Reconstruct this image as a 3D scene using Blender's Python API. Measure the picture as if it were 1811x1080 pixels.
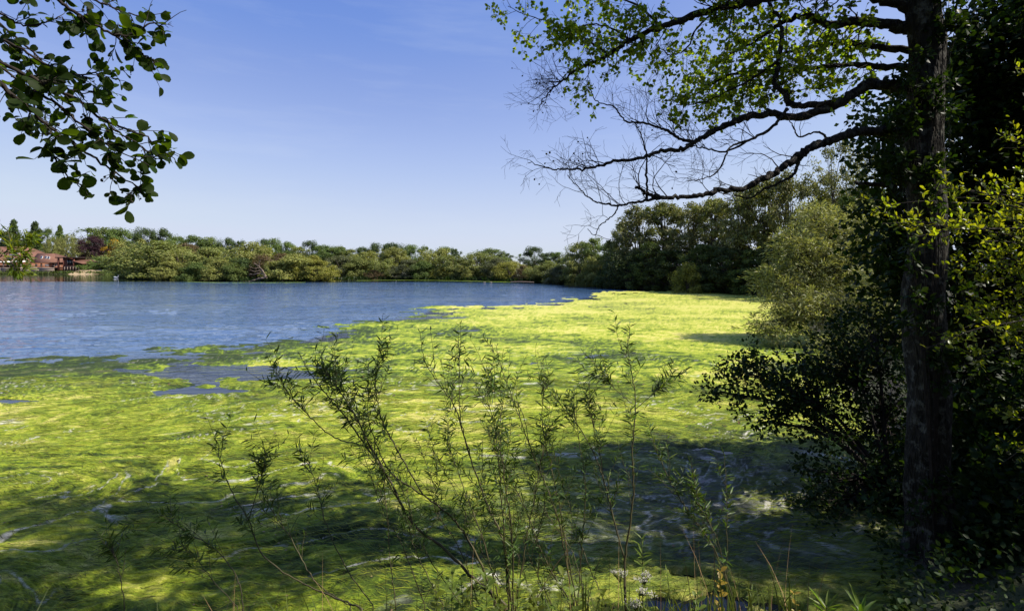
import bpy, math, random
import numpy as np
from mathutils import Vector, Matrix

for o in list(bpy.data.objects):
    bpy.data.objects.remove(o)
scene = bpy.context.scene
col = scene.collection
R = math.radians

# ------------------------------------------------------------------ camera, sky, sun, exposure
EYE, FOC, HOR, CX = 3.5, 905.0, 470.0, 905.5          # eye height above the water, focal length, horizon line
cam_d = bpy.data.cameras.new('camera')
cam = bpy.data.objects.new('camera', cam_d)
col.objects.link(cam)
cam.location = (0, 0, EYE)
cam.rotation_euler = (R(90), 0, 0)
cam_d.sensor_width = 36
cam_d.lens = 36 * FOC / 1811
cam_d.shift_y = -(540 - HOR) / 1811
cam_d.clip_start = 0.05
cam_d.clip_end = 5000
scene.camera = cam

SUN_AZ, SUN_EL = R(93), R(48)
world = bpy.data.worlds.new('World')
scene.world = world
world.use_nodes = True
wn = world.node_tree
wn.nodes.clear()
sky = wn.nodes.new('ShaderNodeTexSky')
sky.sky_type = 'NISHITA'
sky.sun_disc = False
sky.sun_elevation = SUN_EL
sky.sun_rotation = SUN_AZ
sky.altitude = 0
sky.air_density = 1.0
sky.dust_density = 0.3
sky.ozone_density = 3.0
bg = wn.nodes.new('ShaderNodeBackground')
bg.inputs[1].default_value = 0.11
wo = wn.nodes.new('ShaderNodeOutputWorld')
# film-like response of the clear sky: flatter from zenith to horizon, a little bluer
crv = wn.nodes.new('ShaderNodeRGBCurve')
crv.mapping.use_clip = False
crv.mapping.extend = 'HORIZONTAL'
for ch, pts in ((0, [(0, 0), (1.065, 0.876), (1.443, 1.46), (2.216, 2.345), (3.43, 3.12), (4.57, 3.46), (5.0, 3.55)]),
                (1, [(0, 0), (1.832, 1.551), (2.438, 2.119), (3.557, 3.016), (4.978, 3.676), (6.0, 3.94)]),
                (2, [(0, 0), (3.308, 3.827), (4.168, 4.189), (5.324, 4.708), (7.0, 4.79), (8.5, 4.75)])):
    c = crv.mapping.curves[ch]
    k = 9.0
    for i, (a, b) in enumerate(pts):
        if i == 0 or i == 1:
            c.points[i].location = (a / k, b / k)
        else:
            c.points.new(a / k, b / k)
crv.mapping.update()
sc_in = wn.nodes.new('ShaderNodeVectorMath'); sc_in.operation = 'SCALE'; sc_in.inputs[3].default_value = 1 / 9.0
sc_out = wn.nodes.new('ShaderNodeVectorMath'); sc_out.operation = 'SCALE'; sc_out.inputs[3].default_value = 9.0
wn.links.new(sky.outputs[0], sc_in.inputs[0])
wn.links.new(sc_in.outputs[0], crv.inputs[1])
wn.links.new(crv.outputs[0], sc_out.inputs[0])
# faint high cirrus streaks
tcw = wn.nodes.new('ShaderNodeTexCoord')
mpw = wn.nodes.new('ShaderNodeMapping'); mpw.inputs['Scale'].default_value = (1.2, 1.2, 9.0); mpw.inputs['Rotation'].default_value = (R(4), R(5), 0)
nzw = wn.nodes.new('ShaderNodeTexNoise'); nzw.inputs['Scale'].default_value = 2.2; nzw.inputs['Detail'].default_value = 7.0; nzw.inputs['Roughness'].default_value = 0.6
rpw = wn.nodes.new('ShaderNodeMapRange'); rpw.inputs[1].default_value = 0.48; rpw.inputs[2].default_value = 0.78; rpw.inputs[4].default_value = 0.16
mxw = wn.nodes.new('ShaderNodeMix'); mxw.data_type = 'RGBA'; mxw.inputs[7].default_value = (3.9, 4.3, 5.0, 1)
wn.links.new(tcw.outputs['Generated'], mpw.inputs[0]); wn.links.new(mpw.outputs[0], nzw.inputs['Vector'])
wn.links.new(nzw.outputs[0], rpw.inputs[0]); wn.links.new(rpw.outputs[0], mxw.inputs[0])
wn.links.new(sc_out.outputs[0], mxw.inputs[6])
wn.links.new(mxw.outputs[2], bg.inputs[0])
wn.links.new(bg.outputs[0], wo.inputs[0])

sun_d = bpy.data.lights.new('sun', 'SUN')
sun_d.energy = 4.6
sun_d.angle = R(0.55)
sun_d.color = (1.0, 0.93, 0.82)
sun = bpy.data.objects.new('sun', sun_d)
col.objects.link(sun)
SUN_DIR = Vector((math.sin(SUN_AZ) * math.cos(SUN_EL), math.cos(SUN_AZ) * math.cos(SUN_EL), math.sin(SUN_EL)))
sun.rotation_euler = SUN_DIR.to_track_quat('Z', 'Y').to_euler()
sun.location = SUN_DIR * 60

vs = scene.view_settings
vs.view_transform = 'Standard'
vs.look = 'None'
vs.exposure = 0.75
vs.gamma = 1.0
vs.use_curve_mapping = False
scene.cycles.max_bounces = 7
scene.cycles.diffuse_bounces = 3
scene.cycles.glossy_bounces = 3
scene.cycles.transmission_bounces = 4
scene.cycles.use_denoising = True

# ------------------------------------------------------------------ helpers
def W(px, py, d):
    """world point at depth d seen at a place of the picture"""
    return np.array([(px - CX) / FOC * d, d, EYE + (HOR - py) / FOC * d])

def shore_depth(py):
    return EYE * FOC / (py - HOR)

def tag(o, label=None, cat=None, group=None, kind=None):
    if label: o['label'] = label
    if cat: o['category'] = cat
    if group: o['group'] = group
    if kind: o['kind'] = kind
    return o

def empty(name, loc, label, cat, group=None):
    o = bpy.data.objects.new(name, None)
    o.empty_display_size = 0.2
    col.objects.link(o)
    o.location = [float(v) for v in loc]
    return tag(o, label, cat, group)

def link(name, me, mat=None, parent=None, local=False):
    """link a mesh; its vertices are in world space unless local is set"""
    o = bpy.data.objects.new(name, me)
    col.objects.link(o)
    if mat is not None and len(me.materials) == 0:
        me.materials.append(mat)
    if parent is not None:
        o.parent = parent
        if not local:
            o.location = -parent.location
    return o

def mesh_np(name, verts, faces, smooth=False, attrs=None):
    """verts (N,3), faces list of (M,k) int arrays"""
    me = bpy.data.meshes.new(name)
    verts = np.asarray(verts, dtype=np.float32)
    if not isinstance(faces, (list, tuple)):
        faces = [faces]
    faces = [np.asarray(f, dtype=np.int32) for f in faces if len(f)]
    loops = np.concatenate([f.ravel() for f in faces])
    sizes = np.concatenate([np.full(len(f), f.shape[1], dtype=np.int32) for f in faces])
    starts = np.concatenate([[0], np.cumsum(sizes)[:-1]]).astype(np.int32)
    me.vertices.add(len(verts))
    me.vertices.foreach_set('co', verts.ravel())
    me.loops.add(len(loops))
    me.loops.foreach_set('vertex_index', loops)
    me.polygons.add(len(sizes))
    me.polygons.foreach_set('loop_start', starts)
    if smooth:
        me.polygons.foreach_set('use_smooth', np.ones(len(sizes), dtype=bool))
    for k, v in (attrs or {}).items():
        a = me.attributes.new(k, 'FLOAT', 'POINT')
        a.data.foreach_set('value', np.asarray(v, dtype=np.float32).ravel())
    me.update(calc_edges=True)
    me.validate()
    return me

class Tubes:
    def __init__(self):
        self.v, self.f, self.n = [], [], 0
    def add(self, pts, radii, sides=6, cap=True):
        pts = np.asarray(pts, float)
        n = len(pts)
        if n < 2: return
        radii = np.broadcast_to(np.asarray(radii, float), (n,))
        t = np.gradient(pts, axis=0)
        t /= np.linalg.norm(t, axis=1)[:, None] + 1e-9
        ref = np.array([0, 0, 1.0]) if abs(t[0][2]) < 0.8 else np.array([1.0, 0, 0])
        a = np.cross(t, ref)
        a /= np.linalg.norm(a, axis=1)[:, None] + 1e-9
        b = np.cross(t, a)
        ang = np.arange(sides) / sides * 2 * math.pi
        ring = pts[:, None, :] + radii[:, None, None] * (np.cos(ang)[None, :, None] * a[:, None, :] + np.sin(ang)[None, :, None] * b[:, None, :])
        i = np.arange(n - 1)[:, None] * sides
        j = np.arange(sides)[None, :]
        k = (j + 1) % sides
        q = np.stack([i + j, i + k, i + sides + k, i + sides + j], -1).reshape(-1, 4) + self.n
        self.v.append(ring.reshape(-1, 3))
        self.f.append(q)
        self.n += n * sides
    def mesh(self, name):
        return mesh_np(name, np.concatenate(self.v), np.concatenate(self.f), smooth=True)

def catmull(pts, per=6):
    pts = np.asarray(pts, float)
    if len(pts) < 3: 
        t = np.linspace(0, 1, per + 1)[:, None]
        return pts[0] * (1 - t) + pts[-1] * t
    p = np.vstack([2 * pts[0] - pts[1], pts, 2 * pts[-1] - pts[-2]])
    out = []
    for i in range(1, len(p) - 2):
        t = np.linspace(0, 1, per, endpoint=False)[:, None]
        a, b, c, d = p[i - 1], p[i], p[i + 1], p[i + 2]
        out.append(0.5 * (2 * b + (c - a) * t + (2 * a - 5 * b + 4 * c - d) * t ** 2 + (3 * b - a - 3 * c + d) * t ** 3))
    out.append(p[-2][None])
    return np.concatenate(out)

def traced(pts, d0, d1, per=6, wob=0.0, rng=None):
    n = len(pts)
    w = np.array([W(p[0], p[1], d0 + (d1 - d0) * i / (n - 1)) for i, p in enumerate(pts)])
    c = catmull(w, per)
    if wob and rng is not None:
        c[1:] += rng.normal(0, wob, (len(c) - 1, 3))
    return c

# gradient noise
_pr = np.random.default_rng(7)
_perm = np.concatenate([_pr.permutation(512)] * 3)
_ga = _pr.uniform(0, 2 * math.pi, 512)
_gx, _gy = np.cos(_ga), np.sin(_ga)
def perlin(x, y):
    xi, yi = np.floor(x).astype(int), np.floor(y).astype(int)
    xf, yf = x - xi, y - yi
    u = xf ** 3 * (xf * (xf * 6 - 15) + 10)
    v = yf ** 3 * (yf * (yf * 6 - 15) + 10)
    def g(ix, iy, fx, fy):
        h = _perm[(_perm[ix & 511] + (iy & 511)) & 511]
        return _gx[h] * fx + _gy[h] * fy
    a = g(xi, yi, xf, yf); b = g(xi + 1, yi, xf - 1, yf)
    c = g(xi, yi + 1, xf, yf - 1); d = g(xi + 1, yi + 1, xf - 1, yf - 1)
    return ((a + (b - a) * u) * (1 - v) + (c + (d - c) * u) * v) * 1.4
def fbm(x, y, o=4, gain=0.5):
    s, a = 0, 1.0
    for i in range(o):
        s = s + a * perlin(x + 17.3 * i, y - 9.1 * i)
        x, y, a = x * 2.03, y * 2.03, a * gain
    return s
def sstep(a, b, x):
    t = np.clip((x - a) / (b - a), 0, 1)
    return t * t * (3 - 2 * t)

# ------------------------------------------------------------------ materials
def new_mat(name):
    m = bpy.data.materials.new(name)
    m.use_nodes = True
    nt = m.node_tree
    nt.nodes.clear()
    out = nt.nodes.new('ShaderNodeOutputMaterial')
    return m, nt, out
def N(nt, t, **kw):
    n = nt.nodes.new(t)
    for k, v in kw.items():
        if k.startswith('i_'):
            n.inputs[int(k[2:]) if k[2:].isdigit() else k[2:].replace('_', ' ')].default_value = v
        else:
            setattr(n, k, v)
    return n
def ramp(nt, fac, stops):
    r = nt.nodes.new('ShaderNodeValToRGB')
    e = r.color_ramp.elements
    while len(e) < len(stops): e.new(0.5)
    for el, (p, c) in zip(e, stops):
        el.position = p
        el.color = (*c, 1) if len(c) == 3 else c
    nt.links.new(fac, r.inputs[0])
    return r.outputs[0]
def mixc(nt, fac, a, b, blend='MIX'):
    m = nt.nodes.new('ShaderNodeMix')
    m.data_type = 'RGBA'
    m.blend_type = blend
    for s, v in ((0, fac), (6, a), (7, b)):
        if hasattr(v, 'links') or hasattr(v, 'is_linked'):
            nt.links.new(v, m.inputs[s])
        else:
            m.inputs[s].default_value = v if s == 0 else (*v, 1)[:4]
    return m.outputs[2]

def leaf_mat(name, base=None, trans=0.4, gloss=0.35, rough=0.45, var=0.35, tcol=(1.25, 1.3, 0.5)):
    """leaf: reflects, lets light through, a different tint for each leaf"""
    m, nt, out = new_mat(name)
    L = nt.links.new
    if base is None:
        c0 = N(nt, 'ShaderNodeObjectInfo').outputs['Color']
    else:
        r = N(nt, 'ShaderNodeRGB'); r.outputs[0].default_value = (*base, 1); c0 = r.outputs[0]
    geo = N(nt, 'ShaderNodeNewGeometry')
    rp = geo.outputs['Random Per Island']
    hsv = N(nt, 'ShaderNodeHueSaturation')
    mr = N(nt, 'ShaderNodeMapRange', i_3=1 - var, i_4=1 + var); L(rp, mr.inputs[0]); L(mr.outputs[0], hsv.inputs['Value'])
    w = N(nt, 'ShaderNodeTexWhiteNoise', noise_dimensions='1D'); L(rp, w.inputs['W'])
    mh = N(nt, 'ShaderNodeMapRange', i_3=0.475, i_4=0.52); L(w.outputs[0], mh.inputs[0]); L(mh.outputs[0], hsv.inputs['Hue'])
    L(c0, hsv.inputs['Color'])
    p = N(nt, 'ShaderNodeBsdfPrincipled', i_Roughness=rough)
    p.inputs['Specular IOR Level'].default_value = gloss
    L(hsv.outputs[0], p.inputs['Base Color'])
    tr = N(nt, 'ShaderNodeBsdfTranslucent')
    L(mixc(nt, 1.0, hsv.outputs[0], tcol, 'MULTIPLY'), tr.inputs[0])
    mx = N(nt, 'ShaderNodeMixShader', i_0=trans)
    L(p.outputs[0], mx.inputs[1]); L(tr.outputs[0], mx.inputs[2]); L(mx.outputs[0], out.inputs[0])
    return m

def simple_mat(name, c1, c2=None, scale=8, rough=0.8, spec=0.3, bump=0.0, stretch=(1, 1, 1), detail=6, coord='Object'):
    m, nt, out = new_mat(name)
    L = nt.links.new
    p = N(nt, 'ShaderNodeBsdfPrincipled', i_Roughness=rough)
    p.inputs['Specular IOR Level'].default_value = spec
    tc = N(nt, 'ShaderNodeTexCoord')
    mp = N(nt, 'ShaderNodeMapping'); mp.inputs['Scale'].default_value = stretch
    L(tc.outputs[coord], mp.inputs[0])
    nz = N(nt, 'ShaderNodeTexNoise', i_Scale=scale, i_Detail=detail)
    L(mp.outputs[0], nz.inputs['Vector'])
    if c2 is None: c2 = tuple(v * 0.7 for v in c1)
    L(ramp(nt, nz.outputs[0], [(0.35, c2), (0.65, c1)]), p.inputs['Base Color'])
    if bump:
        b = N(nt, 'ShaderNodeBump', i_Strength=bump, i_Distance=0.02)
        L(nz.outputs[0], b.inputs['Height']); L(b.outputs[0], p.inputs['Normal'])
    L(p.outputs[0], out.inputs[0])
    return m

def bark_mat(name, dark, light, lichen, scale=6):
    m, nt, out = new_mat(name)
    L = nt.links.new
    p = N(nt, 'ShaderNodeBsdfPrincipled', i_Roughness=0.9)
    p.inputs['Specular IOR Level'].default_value = 0.15
    tc = N(nt, 'ShaderNodeTexCoord')
    mp = N(nt, 'ShaderNodeMapping'); mp.inputs['Scale'].default_value = (1, 1, 0.28)
    L(tc.outputs['Object'], mp.inputs[0])
    v = N(nt, 'ShaderNodeTexVoronoi', i_Scale=scale * 4.0, feature='DISTANCE_TO_EDGE')
    n1 = N(nt, 'ShaderNodeTexNoise', i_Scale=scale * 2, i_Detail=9.0, i_Distortion=0.8)
    n2 = N(nt, 'ShaderNodeTexNoise', i_Scale=scale * 0.9, i_Detail=7.0, i_Roughness=0.65)
    L(mp.outputs[0], v.inputs['Vector']); L(mp.outputs[0], n1.inputs['Vector']); L(tc.outputs['Object'], n2.inputs['Vector'])
    c = ramp(nt, n1.outputs[0], [(0.35, dark), (0.68, light)])
    lf = ramp(nt, n2.outputs[0], [(0.52, (0, 0, 0)), (0.62, (1, 1, 1))])
    L(mixc(nt, lf, c, lichen), p.inputs['Base Color'])
    ad = N(nt, 'ShaderNodeMath', operation='ADD')
    L(n1.outputs[0], ad.inputs[0]); L(v.outputs['Distance'], ad.inputs[1])
    b = N(nt, 'ShaderNodeBump', i_Strength=0.8, i_Distance=0.03)
    L(ad.outputs[0], b.inputs['Height']); L(b.outputs[0], p.inputs['Normal'])
    L(p.outputs[0], out.inputs[0])
    return m

M = {}
M['far_leaf'] = leaf_mat('far_leaf', None, 0.3, 0.2, 0.6, 0.4, (1.5, 1.5, 0.6))
M['alder_leaf'] = leaf_mat('alder_leaf', (0.016, 0.032, 0.007), 0.42, 0.10, 0.55, 0.5, (4.6, 4.4, 0.6))
M['tree_leaf'] = leaf_mat('tree_leaf', (0.045, 0.075, 0.012), 0.55, 0.35, 0.4, 0.35, (7.0, 5.8, 0.8))
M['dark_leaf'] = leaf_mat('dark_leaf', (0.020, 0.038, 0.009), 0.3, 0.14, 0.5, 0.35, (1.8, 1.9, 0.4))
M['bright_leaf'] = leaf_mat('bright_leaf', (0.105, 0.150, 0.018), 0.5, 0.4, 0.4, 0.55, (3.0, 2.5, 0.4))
M['willow_leaf'] = leaf_mat('willow_leaf', (0.068, 0.112, 0.023), 0.35, 0.3, 0.45, 0.35, (1.6, 1.6, 0.5))
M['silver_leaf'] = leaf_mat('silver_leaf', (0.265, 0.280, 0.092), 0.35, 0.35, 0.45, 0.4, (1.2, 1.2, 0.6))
M['yellow_leaf'] = leaf_mat('yellow_leaf', (0.30, 0.24, 0.03), 0.4, 0.3, 0.45, 0.3, (1.4, 1.2, 0.4))
M['herb_leaf'] = leaf_mat('herb_leaf', (0.095, 0.155, 0.022), 0.4, 0.3, 0.45, 0.35, (1.6, 1.6, 0.4))
M['grass'] = leaf_mat('grass', (0.075, 0.105, 0.022), 0.3, 0.25, 0.5, 0.45, (1.4, 1.3, 0.5))
M['straw'] = simple_mat('straw', (0.34, 0.23, 0.11), (0.20, 0.12, 0.06), 30, 0.8)
M['petal'] = leaf_mat('petal', (0.52, 0.50, 0.42), 0.3, 0.2, 0.6, 0.1, (1, 1, 0.9))
M['bark'] = bark_mat('bark', (0.009, 0.008, 0.006), (0.036, 0.031, 0.024), (0.090, 0.088, 0.072), 9)
M['branch_bark'] = bark_mat('branch_bark', (0.012, 0.010, 0.009), (0.042, 0.036, 0.030), (0.07, 0.067, 0.055), 14)
M['far_bark'] = simple_mat('far_bark', (0.10, 0.085, 0.07), (0.045, 0.038, 0.03), 3, 0.9, 0.1)
M['twig'] = simple_mat('twig', (0.035, 0.027, 0.021), (0.018, 0.013, 0.011), 20, 0.8, 0.2)
M['stem'] = simple_mat('stem', (0.085, 0.075, 0.030), (0.045, 0.040, 0.020), 14, 0.6, 0.3)
M['green_stem'] = simple_mat('green_stem', (0.11, 0.15, 0.03), (0.09, 0.10, 0.03), 14, 0.6, 0.3)
M['cone'] = simple_mat('cone', (0.05, 0.05, 0.028), (0.022, 0.018, 0.014), 120, 0.8, 0.2, 0.5)
M['bleached'] = simple_mat('bleached', (0.26, 0.20, 0.155), (0.15, 0.11, 0.085), 6, 0.8)

# ------------------------------------------------------------------ the lake: ground, water, weed
LAKE = np.array([(-340, 3.6), (-60, 3.8), (-12, 4.3), (-3, 4.5), (0, 4.7), (2.2, 4.9), (3.8, 5.4), (5.2, 7.0), (6.6, 9.5), (9, 14), (12.5, 21),
                 (16, 28), (22, 42), (27, 54), (28.5, 62), (24, 71), (19, 81), (15, 92), (7, 106), (-8, 120), (-24, 129), (-36, 131), (-40, 119),
                 (-52, 116), (-66, 119), (-82, 127), (-100, 140), (-121, 158), (-146, 196), (-166, 214), (-340, 220)], float)
def lake_sd(X, Y):
    """distance to the shore, positive on land"""
    d = np.full(X.shape, 1e9)
    inside = np.zeros(X.shape, bool)
    n = len(LAKE)
    for i in range(n):
        a, b = LAKE[i], LAKE[(i + 1) % n]
        e = b - a
        t = np.clip(((X - a[0]) * e[0] + (Y - a[1]) * e[1]) / (e @ e), 0, 1)
        d = np.minimum(d, np.hypot(X - a[0] - t * e[0], Y - a[1] - t * e[1]))
        c = (a[1] > Y) != (b[1] > Y)
        xi = a[0] + (Y - a[1]) / (b[1] - a[1] + 1e-12) * e[0]
        inside ^= c & (X < xi)
    return np.where(inside, -d, d)
def ground_z(X, Y):
    X, Y = np.asarray(X, float), np.asarray(Y, float)
    s = lake_sd(X, Y)
    near = sstep(40, 8, np.hypot(X, Y))
    land = near * 1.95 * sstep(-0.1, 2.95, s) + (1 - near) * (0.55 * sstep(0, 3, s) + 1.0 * sstep(5, 60, s))
    land = land * (1 - 0.45 * sstep(1.8, 3.4, X) * sstep(7, 4, Y) * near)
    bed = -1.3 * sstep(0.0, -3.5, s)
    n = fbm(X * 0.35, Y * 0.35, 3) * 0.10 * sstep(0.3, 3, s) + fbm(X * 2.1, Y * 2.1, 2) * 0.03 * sstep(0.1, 1, s)
    return np.where(s > 0, land, bed) + n - 0.02

def axis(lo, hi, core, step, grow=1.13):
    a = [0.0]
    s = step
    while a[-1] < hi:
        if a[-1] > core: s *= grow
        a.append(a[-1] + s)
    b = [0.0]; s = step
    while b[-1] > lo:
        if b[-1] < -core: s *= grow
        b.append(b[-1] - s)
    return np.array(b[:0:-1] + a)
gx, gy = axis(-1500, 1500, 14, 0.28, 1.05), axis(-1200, 1800, 16, 0.28, 1.045)
GX, GY = np.meshgrid(gx, gy)
GZ = ground_z(GX, GY)
def grid_faces(nr, nc):
    i = np.arange(nr - 1)[:, None] * nc + np.arange(nc - 1)[None, :]
    return np.stack([i, i + 1, i + nc + 1, i + nc], -1).reshape(-1, 4)
me = mesh_np('ground', np.stack([GX, GY, GZ], -1).reshape(-1, 3), grid_faces(*GX.shape), smooth=True)
m, nt, out = new_mat('earth')
L = nt.links.new
tc = N(nt, 'ShaderNodeTexCoord')
n1 = N(nt, 'ShaderNodeTexNoise', i_Scale=1.3, i_Detail=8.0)
n2 = N(nt, 'ShaderNodeTexNoise', i_Scale=24.0, i_Detail=6.0)
L(tc.outputs['Object'], n1.inputs['Vector']); L(tc.outputs['Object'], n2.inputs['Vector'])
cg = ramp(nt, n1.outputs[0], [(0.40, (0.045, 0.034, 0.022)), (0.55, (0.045, 0.055, 0.018)), (0.7, (0.075, 0.085, 0.025))])
cg = mixc(nt, 0.6, cg, ramp(nt, n2.outputs[0], [(0.3, (0.5, 0.5, 0.5)), (0.7, (1.3, 1.3, 1.3))]), 'MULTIPLY')
p = N(nt, 'ShaderNodeBsdfPrincipled', i_Roughness=0.95)
b = N(nt, 'ShaderNodeBump', i_Strength=0.7, i_Distance=0.05)
L(n2.outputs[0], b.inputs['Height']); L(b.outputs[0], p.inputs['Normal']); L(cg, p.inputs['Base Color']); L(p.outputs[0], out.inputs[0])
tag(link('ground', me, m), 'earthy grassed lake bank and land around the water', 'ground', kind='structure')

# water
m, nt, out = new_mat('lake_water')
L = nt.links.new
tc = N(nt, 'ShaderNodeTexCoord')
mp = N(nt, 'ShaderNodeMapping'); mp.inputs['Scale'].default_value = (0.45, 1.25, 1); mp.inputs['Rotation'].default_value = (0, 0, R(-12))
L(tc.outputs['Object'], mp.inputs[0])
w1 = N(nt, 'ShaderNodeTexNoise', i_Scale=3.4, i_Detail=4.0, i_Distortion=0.3)
w2 = N(nt, 'ShaderNodeTexNoise', i_Scale=0.8, i_Detail=2.0)
w3 = N(nt, 'ShaderNodeTexNoise', i_Scale=0.16, i_Detail=5.0, i_Roughness=0.65)
for w in (w1, w2): L(mp.outputs[0], w.inputs['Vector'])
mp3 = N(nt, 'ShaderNodeMapping'); mp3.inputs['Scale'].default_value = (0.3, 1.0, 1); L(tc.outputs['Object'], mp3.inputs[0]); L(mp3.outputs[0], w3.inputs['Vector'])
s1 = N(nt, 'ShaderNodeMath', operation='MULTIPLY_ADD', i_1=0.6); L(w1.outputs[0], s1.inputs[0]); L(w2.outputs[0], s1.inputs[2])
# ripples die out in the lee of the far shore and the near bank
att = N(nt, 'ShaderNodeAttribute', attribute_name='calm')
st = N(nt, 'ShaderNodeMapRange', i_1=0.38, i_2=0.62, i_3=0.30, i_4=1.0); L(w3.outputs[0], st.inputs[0])
sm = N(nt, 'ShaderNodeMath', operation='MULTIPLY'); L(st.outputs[0], sm.inputs[0]); L(att.outputs['Fac'], sm.inputs[1])
b = N(nt, 'ShaderNodeBump', i_Distance=0.16); L(s1.outputs[0], b.inputs['Height']); L(sm.outputs[0], b.inputs['Strength'])
p = N(nt, 'ShaderNodeBsdfPrincipled', i_Roughness=0.03, i_IOR=1.333)
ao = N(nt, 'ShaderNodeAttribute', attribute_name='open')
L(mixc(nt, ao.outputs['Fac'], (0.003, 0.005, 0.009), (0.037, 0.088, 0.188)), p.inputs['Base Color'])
L(b.outputs[0], p.inputs['Normal']); L(p.outputs[0], out.inputs[0])
wy = [2.0]
while wy[-1] < 228: wy.append(wy[-1] + max(0.15, wy[-1] ** 2 / 1792 * 0.5))
wy = np.array(wy)
WY = np.repeat(wy[:, None], 700, 1)
WX = np.linspace(-1.75, 1.1, 700)[None, :] * (WY + 10)
sdw = -lake_sd(WX, WY)
calm = 0.06 + 0.94 * sstep(2.0, 16.0, sdw + 2.5 * fbm(WX * 0.05, WY * 0.08, 2)) * sstep(8, 22, WY) * (0.02 + 0.98 * sstep(115, 107, WY + 3 * fbm(WX * 0.06, WY * 0.02, 2)))
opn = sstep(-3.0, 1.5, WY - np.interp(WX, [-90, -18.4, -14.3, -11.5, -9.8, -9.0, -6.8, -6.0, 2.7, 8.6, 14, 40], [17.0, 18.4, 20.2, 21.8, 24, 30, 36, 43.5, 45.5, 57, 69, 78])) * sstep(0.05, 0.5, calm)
# small wind waves as relief, each size only where the sheet is fine enough to carry it
gust = 0.55 + 0.6 * np.clip(fbm(WX * 0.05, WY * 0.10, 3) + 0.3, 0, 1)
wav = 0.015 * fbm(WX * 1.9, WY * 3.6, 2) * sstep(40, 22, WY) + 0.028 * fbm(WX * 0.75, WY * 1.5, 3) * sstep(80, 40, WY) + 0.032 * fbm(WX * 0.28, WY * 0.62, 3)
WZ = wav * opn * calm * gust
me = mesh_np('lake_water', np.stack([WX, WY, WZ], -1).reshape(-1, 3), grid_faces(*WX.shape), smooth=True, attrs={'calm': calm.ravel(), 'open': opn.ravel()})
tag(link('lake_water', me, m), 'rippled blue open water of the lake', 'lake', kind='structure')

# blanket weed: one sheet whose low places dip under the water
EDGE = np.array([(-90, 17.0), (-18.4, 18.4), (-14.3, 20.2), (-11.5, 21.8), (-9.8, 24), (-9.0, 30), (-6.8, 36), (-6.0, 43.5), (2.7, 45.5), (8.6, 57), (14, 69), (40, 78)], float)
def weed_fields(X, Y):
    d = np.full(X.shape, 1e9)
    for a, b_ in zip(EDGE[:-1], EDGE[1:]):
        e = b_ - a
        t = np.clip(((X - a[0]) * e[0] + (Y - a[1]) * e[1]) / (e @ e), 0, 1)
        d = np.minimum(d, np.hypot(X - a[0] - t * e[0], Y - a[1] - t * e[1]))
    s = np.where(Y < np.interp(X, EDGE[:, 0], EDGE[:, 1]), d, -d)
    wxn = X + 0.5 * fbm(X * 0.35, Y * 0.35, 3)
    wyn = Y + 0.5 * fbm(X * 0.35 + 40, Y * 0.35 - 11, 3)
    big = fbm(wxn * 0.16, wyn * 0.22, 4)
    mid = fbm(wxn * 0.8 + 5, wyn * 1.1, 4)
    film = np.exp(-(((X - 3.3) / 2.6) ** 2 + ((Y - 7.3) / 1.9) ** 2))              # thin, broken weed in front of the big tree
    open_ = np.exp(-(((X - 2.0) / 1.1) ** 2 + ((Y - 5.15) / 0.65) ** 2))            # open water below the bank
    inlet = np.exp(-(((X + 9.4) / 2.6) ** 2 + ((Y - 17.0) / 1.3) ** 2)) + 0.9 * np.exp(-(((X + 13.2) / 1.3) ** 2 + ((Y - 13.2) / 0.35) ** 2)) \
        + 0.7 * np.exp(-(((X + 8.6) / 1.2) ** 2 + ((Y - 14.2) / 0.4) ** 2))
    m_ = (np.clip(s, -2.5, 4.5) * 0.19 + np.minimum(s + 2.5, 0) * 0.5) + 0.85 * big + 0.75 * mid - 0.30 * film - 0.35 * film * np.abs(fbm(X * 1.6, Y * 2.2, 4)) - 2.6 * open_ * (0.75 + 0.9 * fbm(X * 2.2, Y * 3.2, 4)) + 0.25 * sstep(10, 6.5, Y) - 2.5 * inlet + 0.12 - 0.75 * sstep(6.5, 0.5, s) * sstep(-0.15, 0.35, fbm(X * 0.30 + 20, Y * 0.42, 3)) * sstep(-16, -9, X) * sstep(12, 2, X)
    scum = 0.035 + 0.16 * fbm(X * 2.2, Y * 3.0, 4)                                   # thin scum closes the gaps there
    m_ = np.where((film > 0.12) & (Y > 6.2), np.maximum(m_, scum), m_)
    return s, m_, big, mid, film, wxn, wyn
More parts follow.
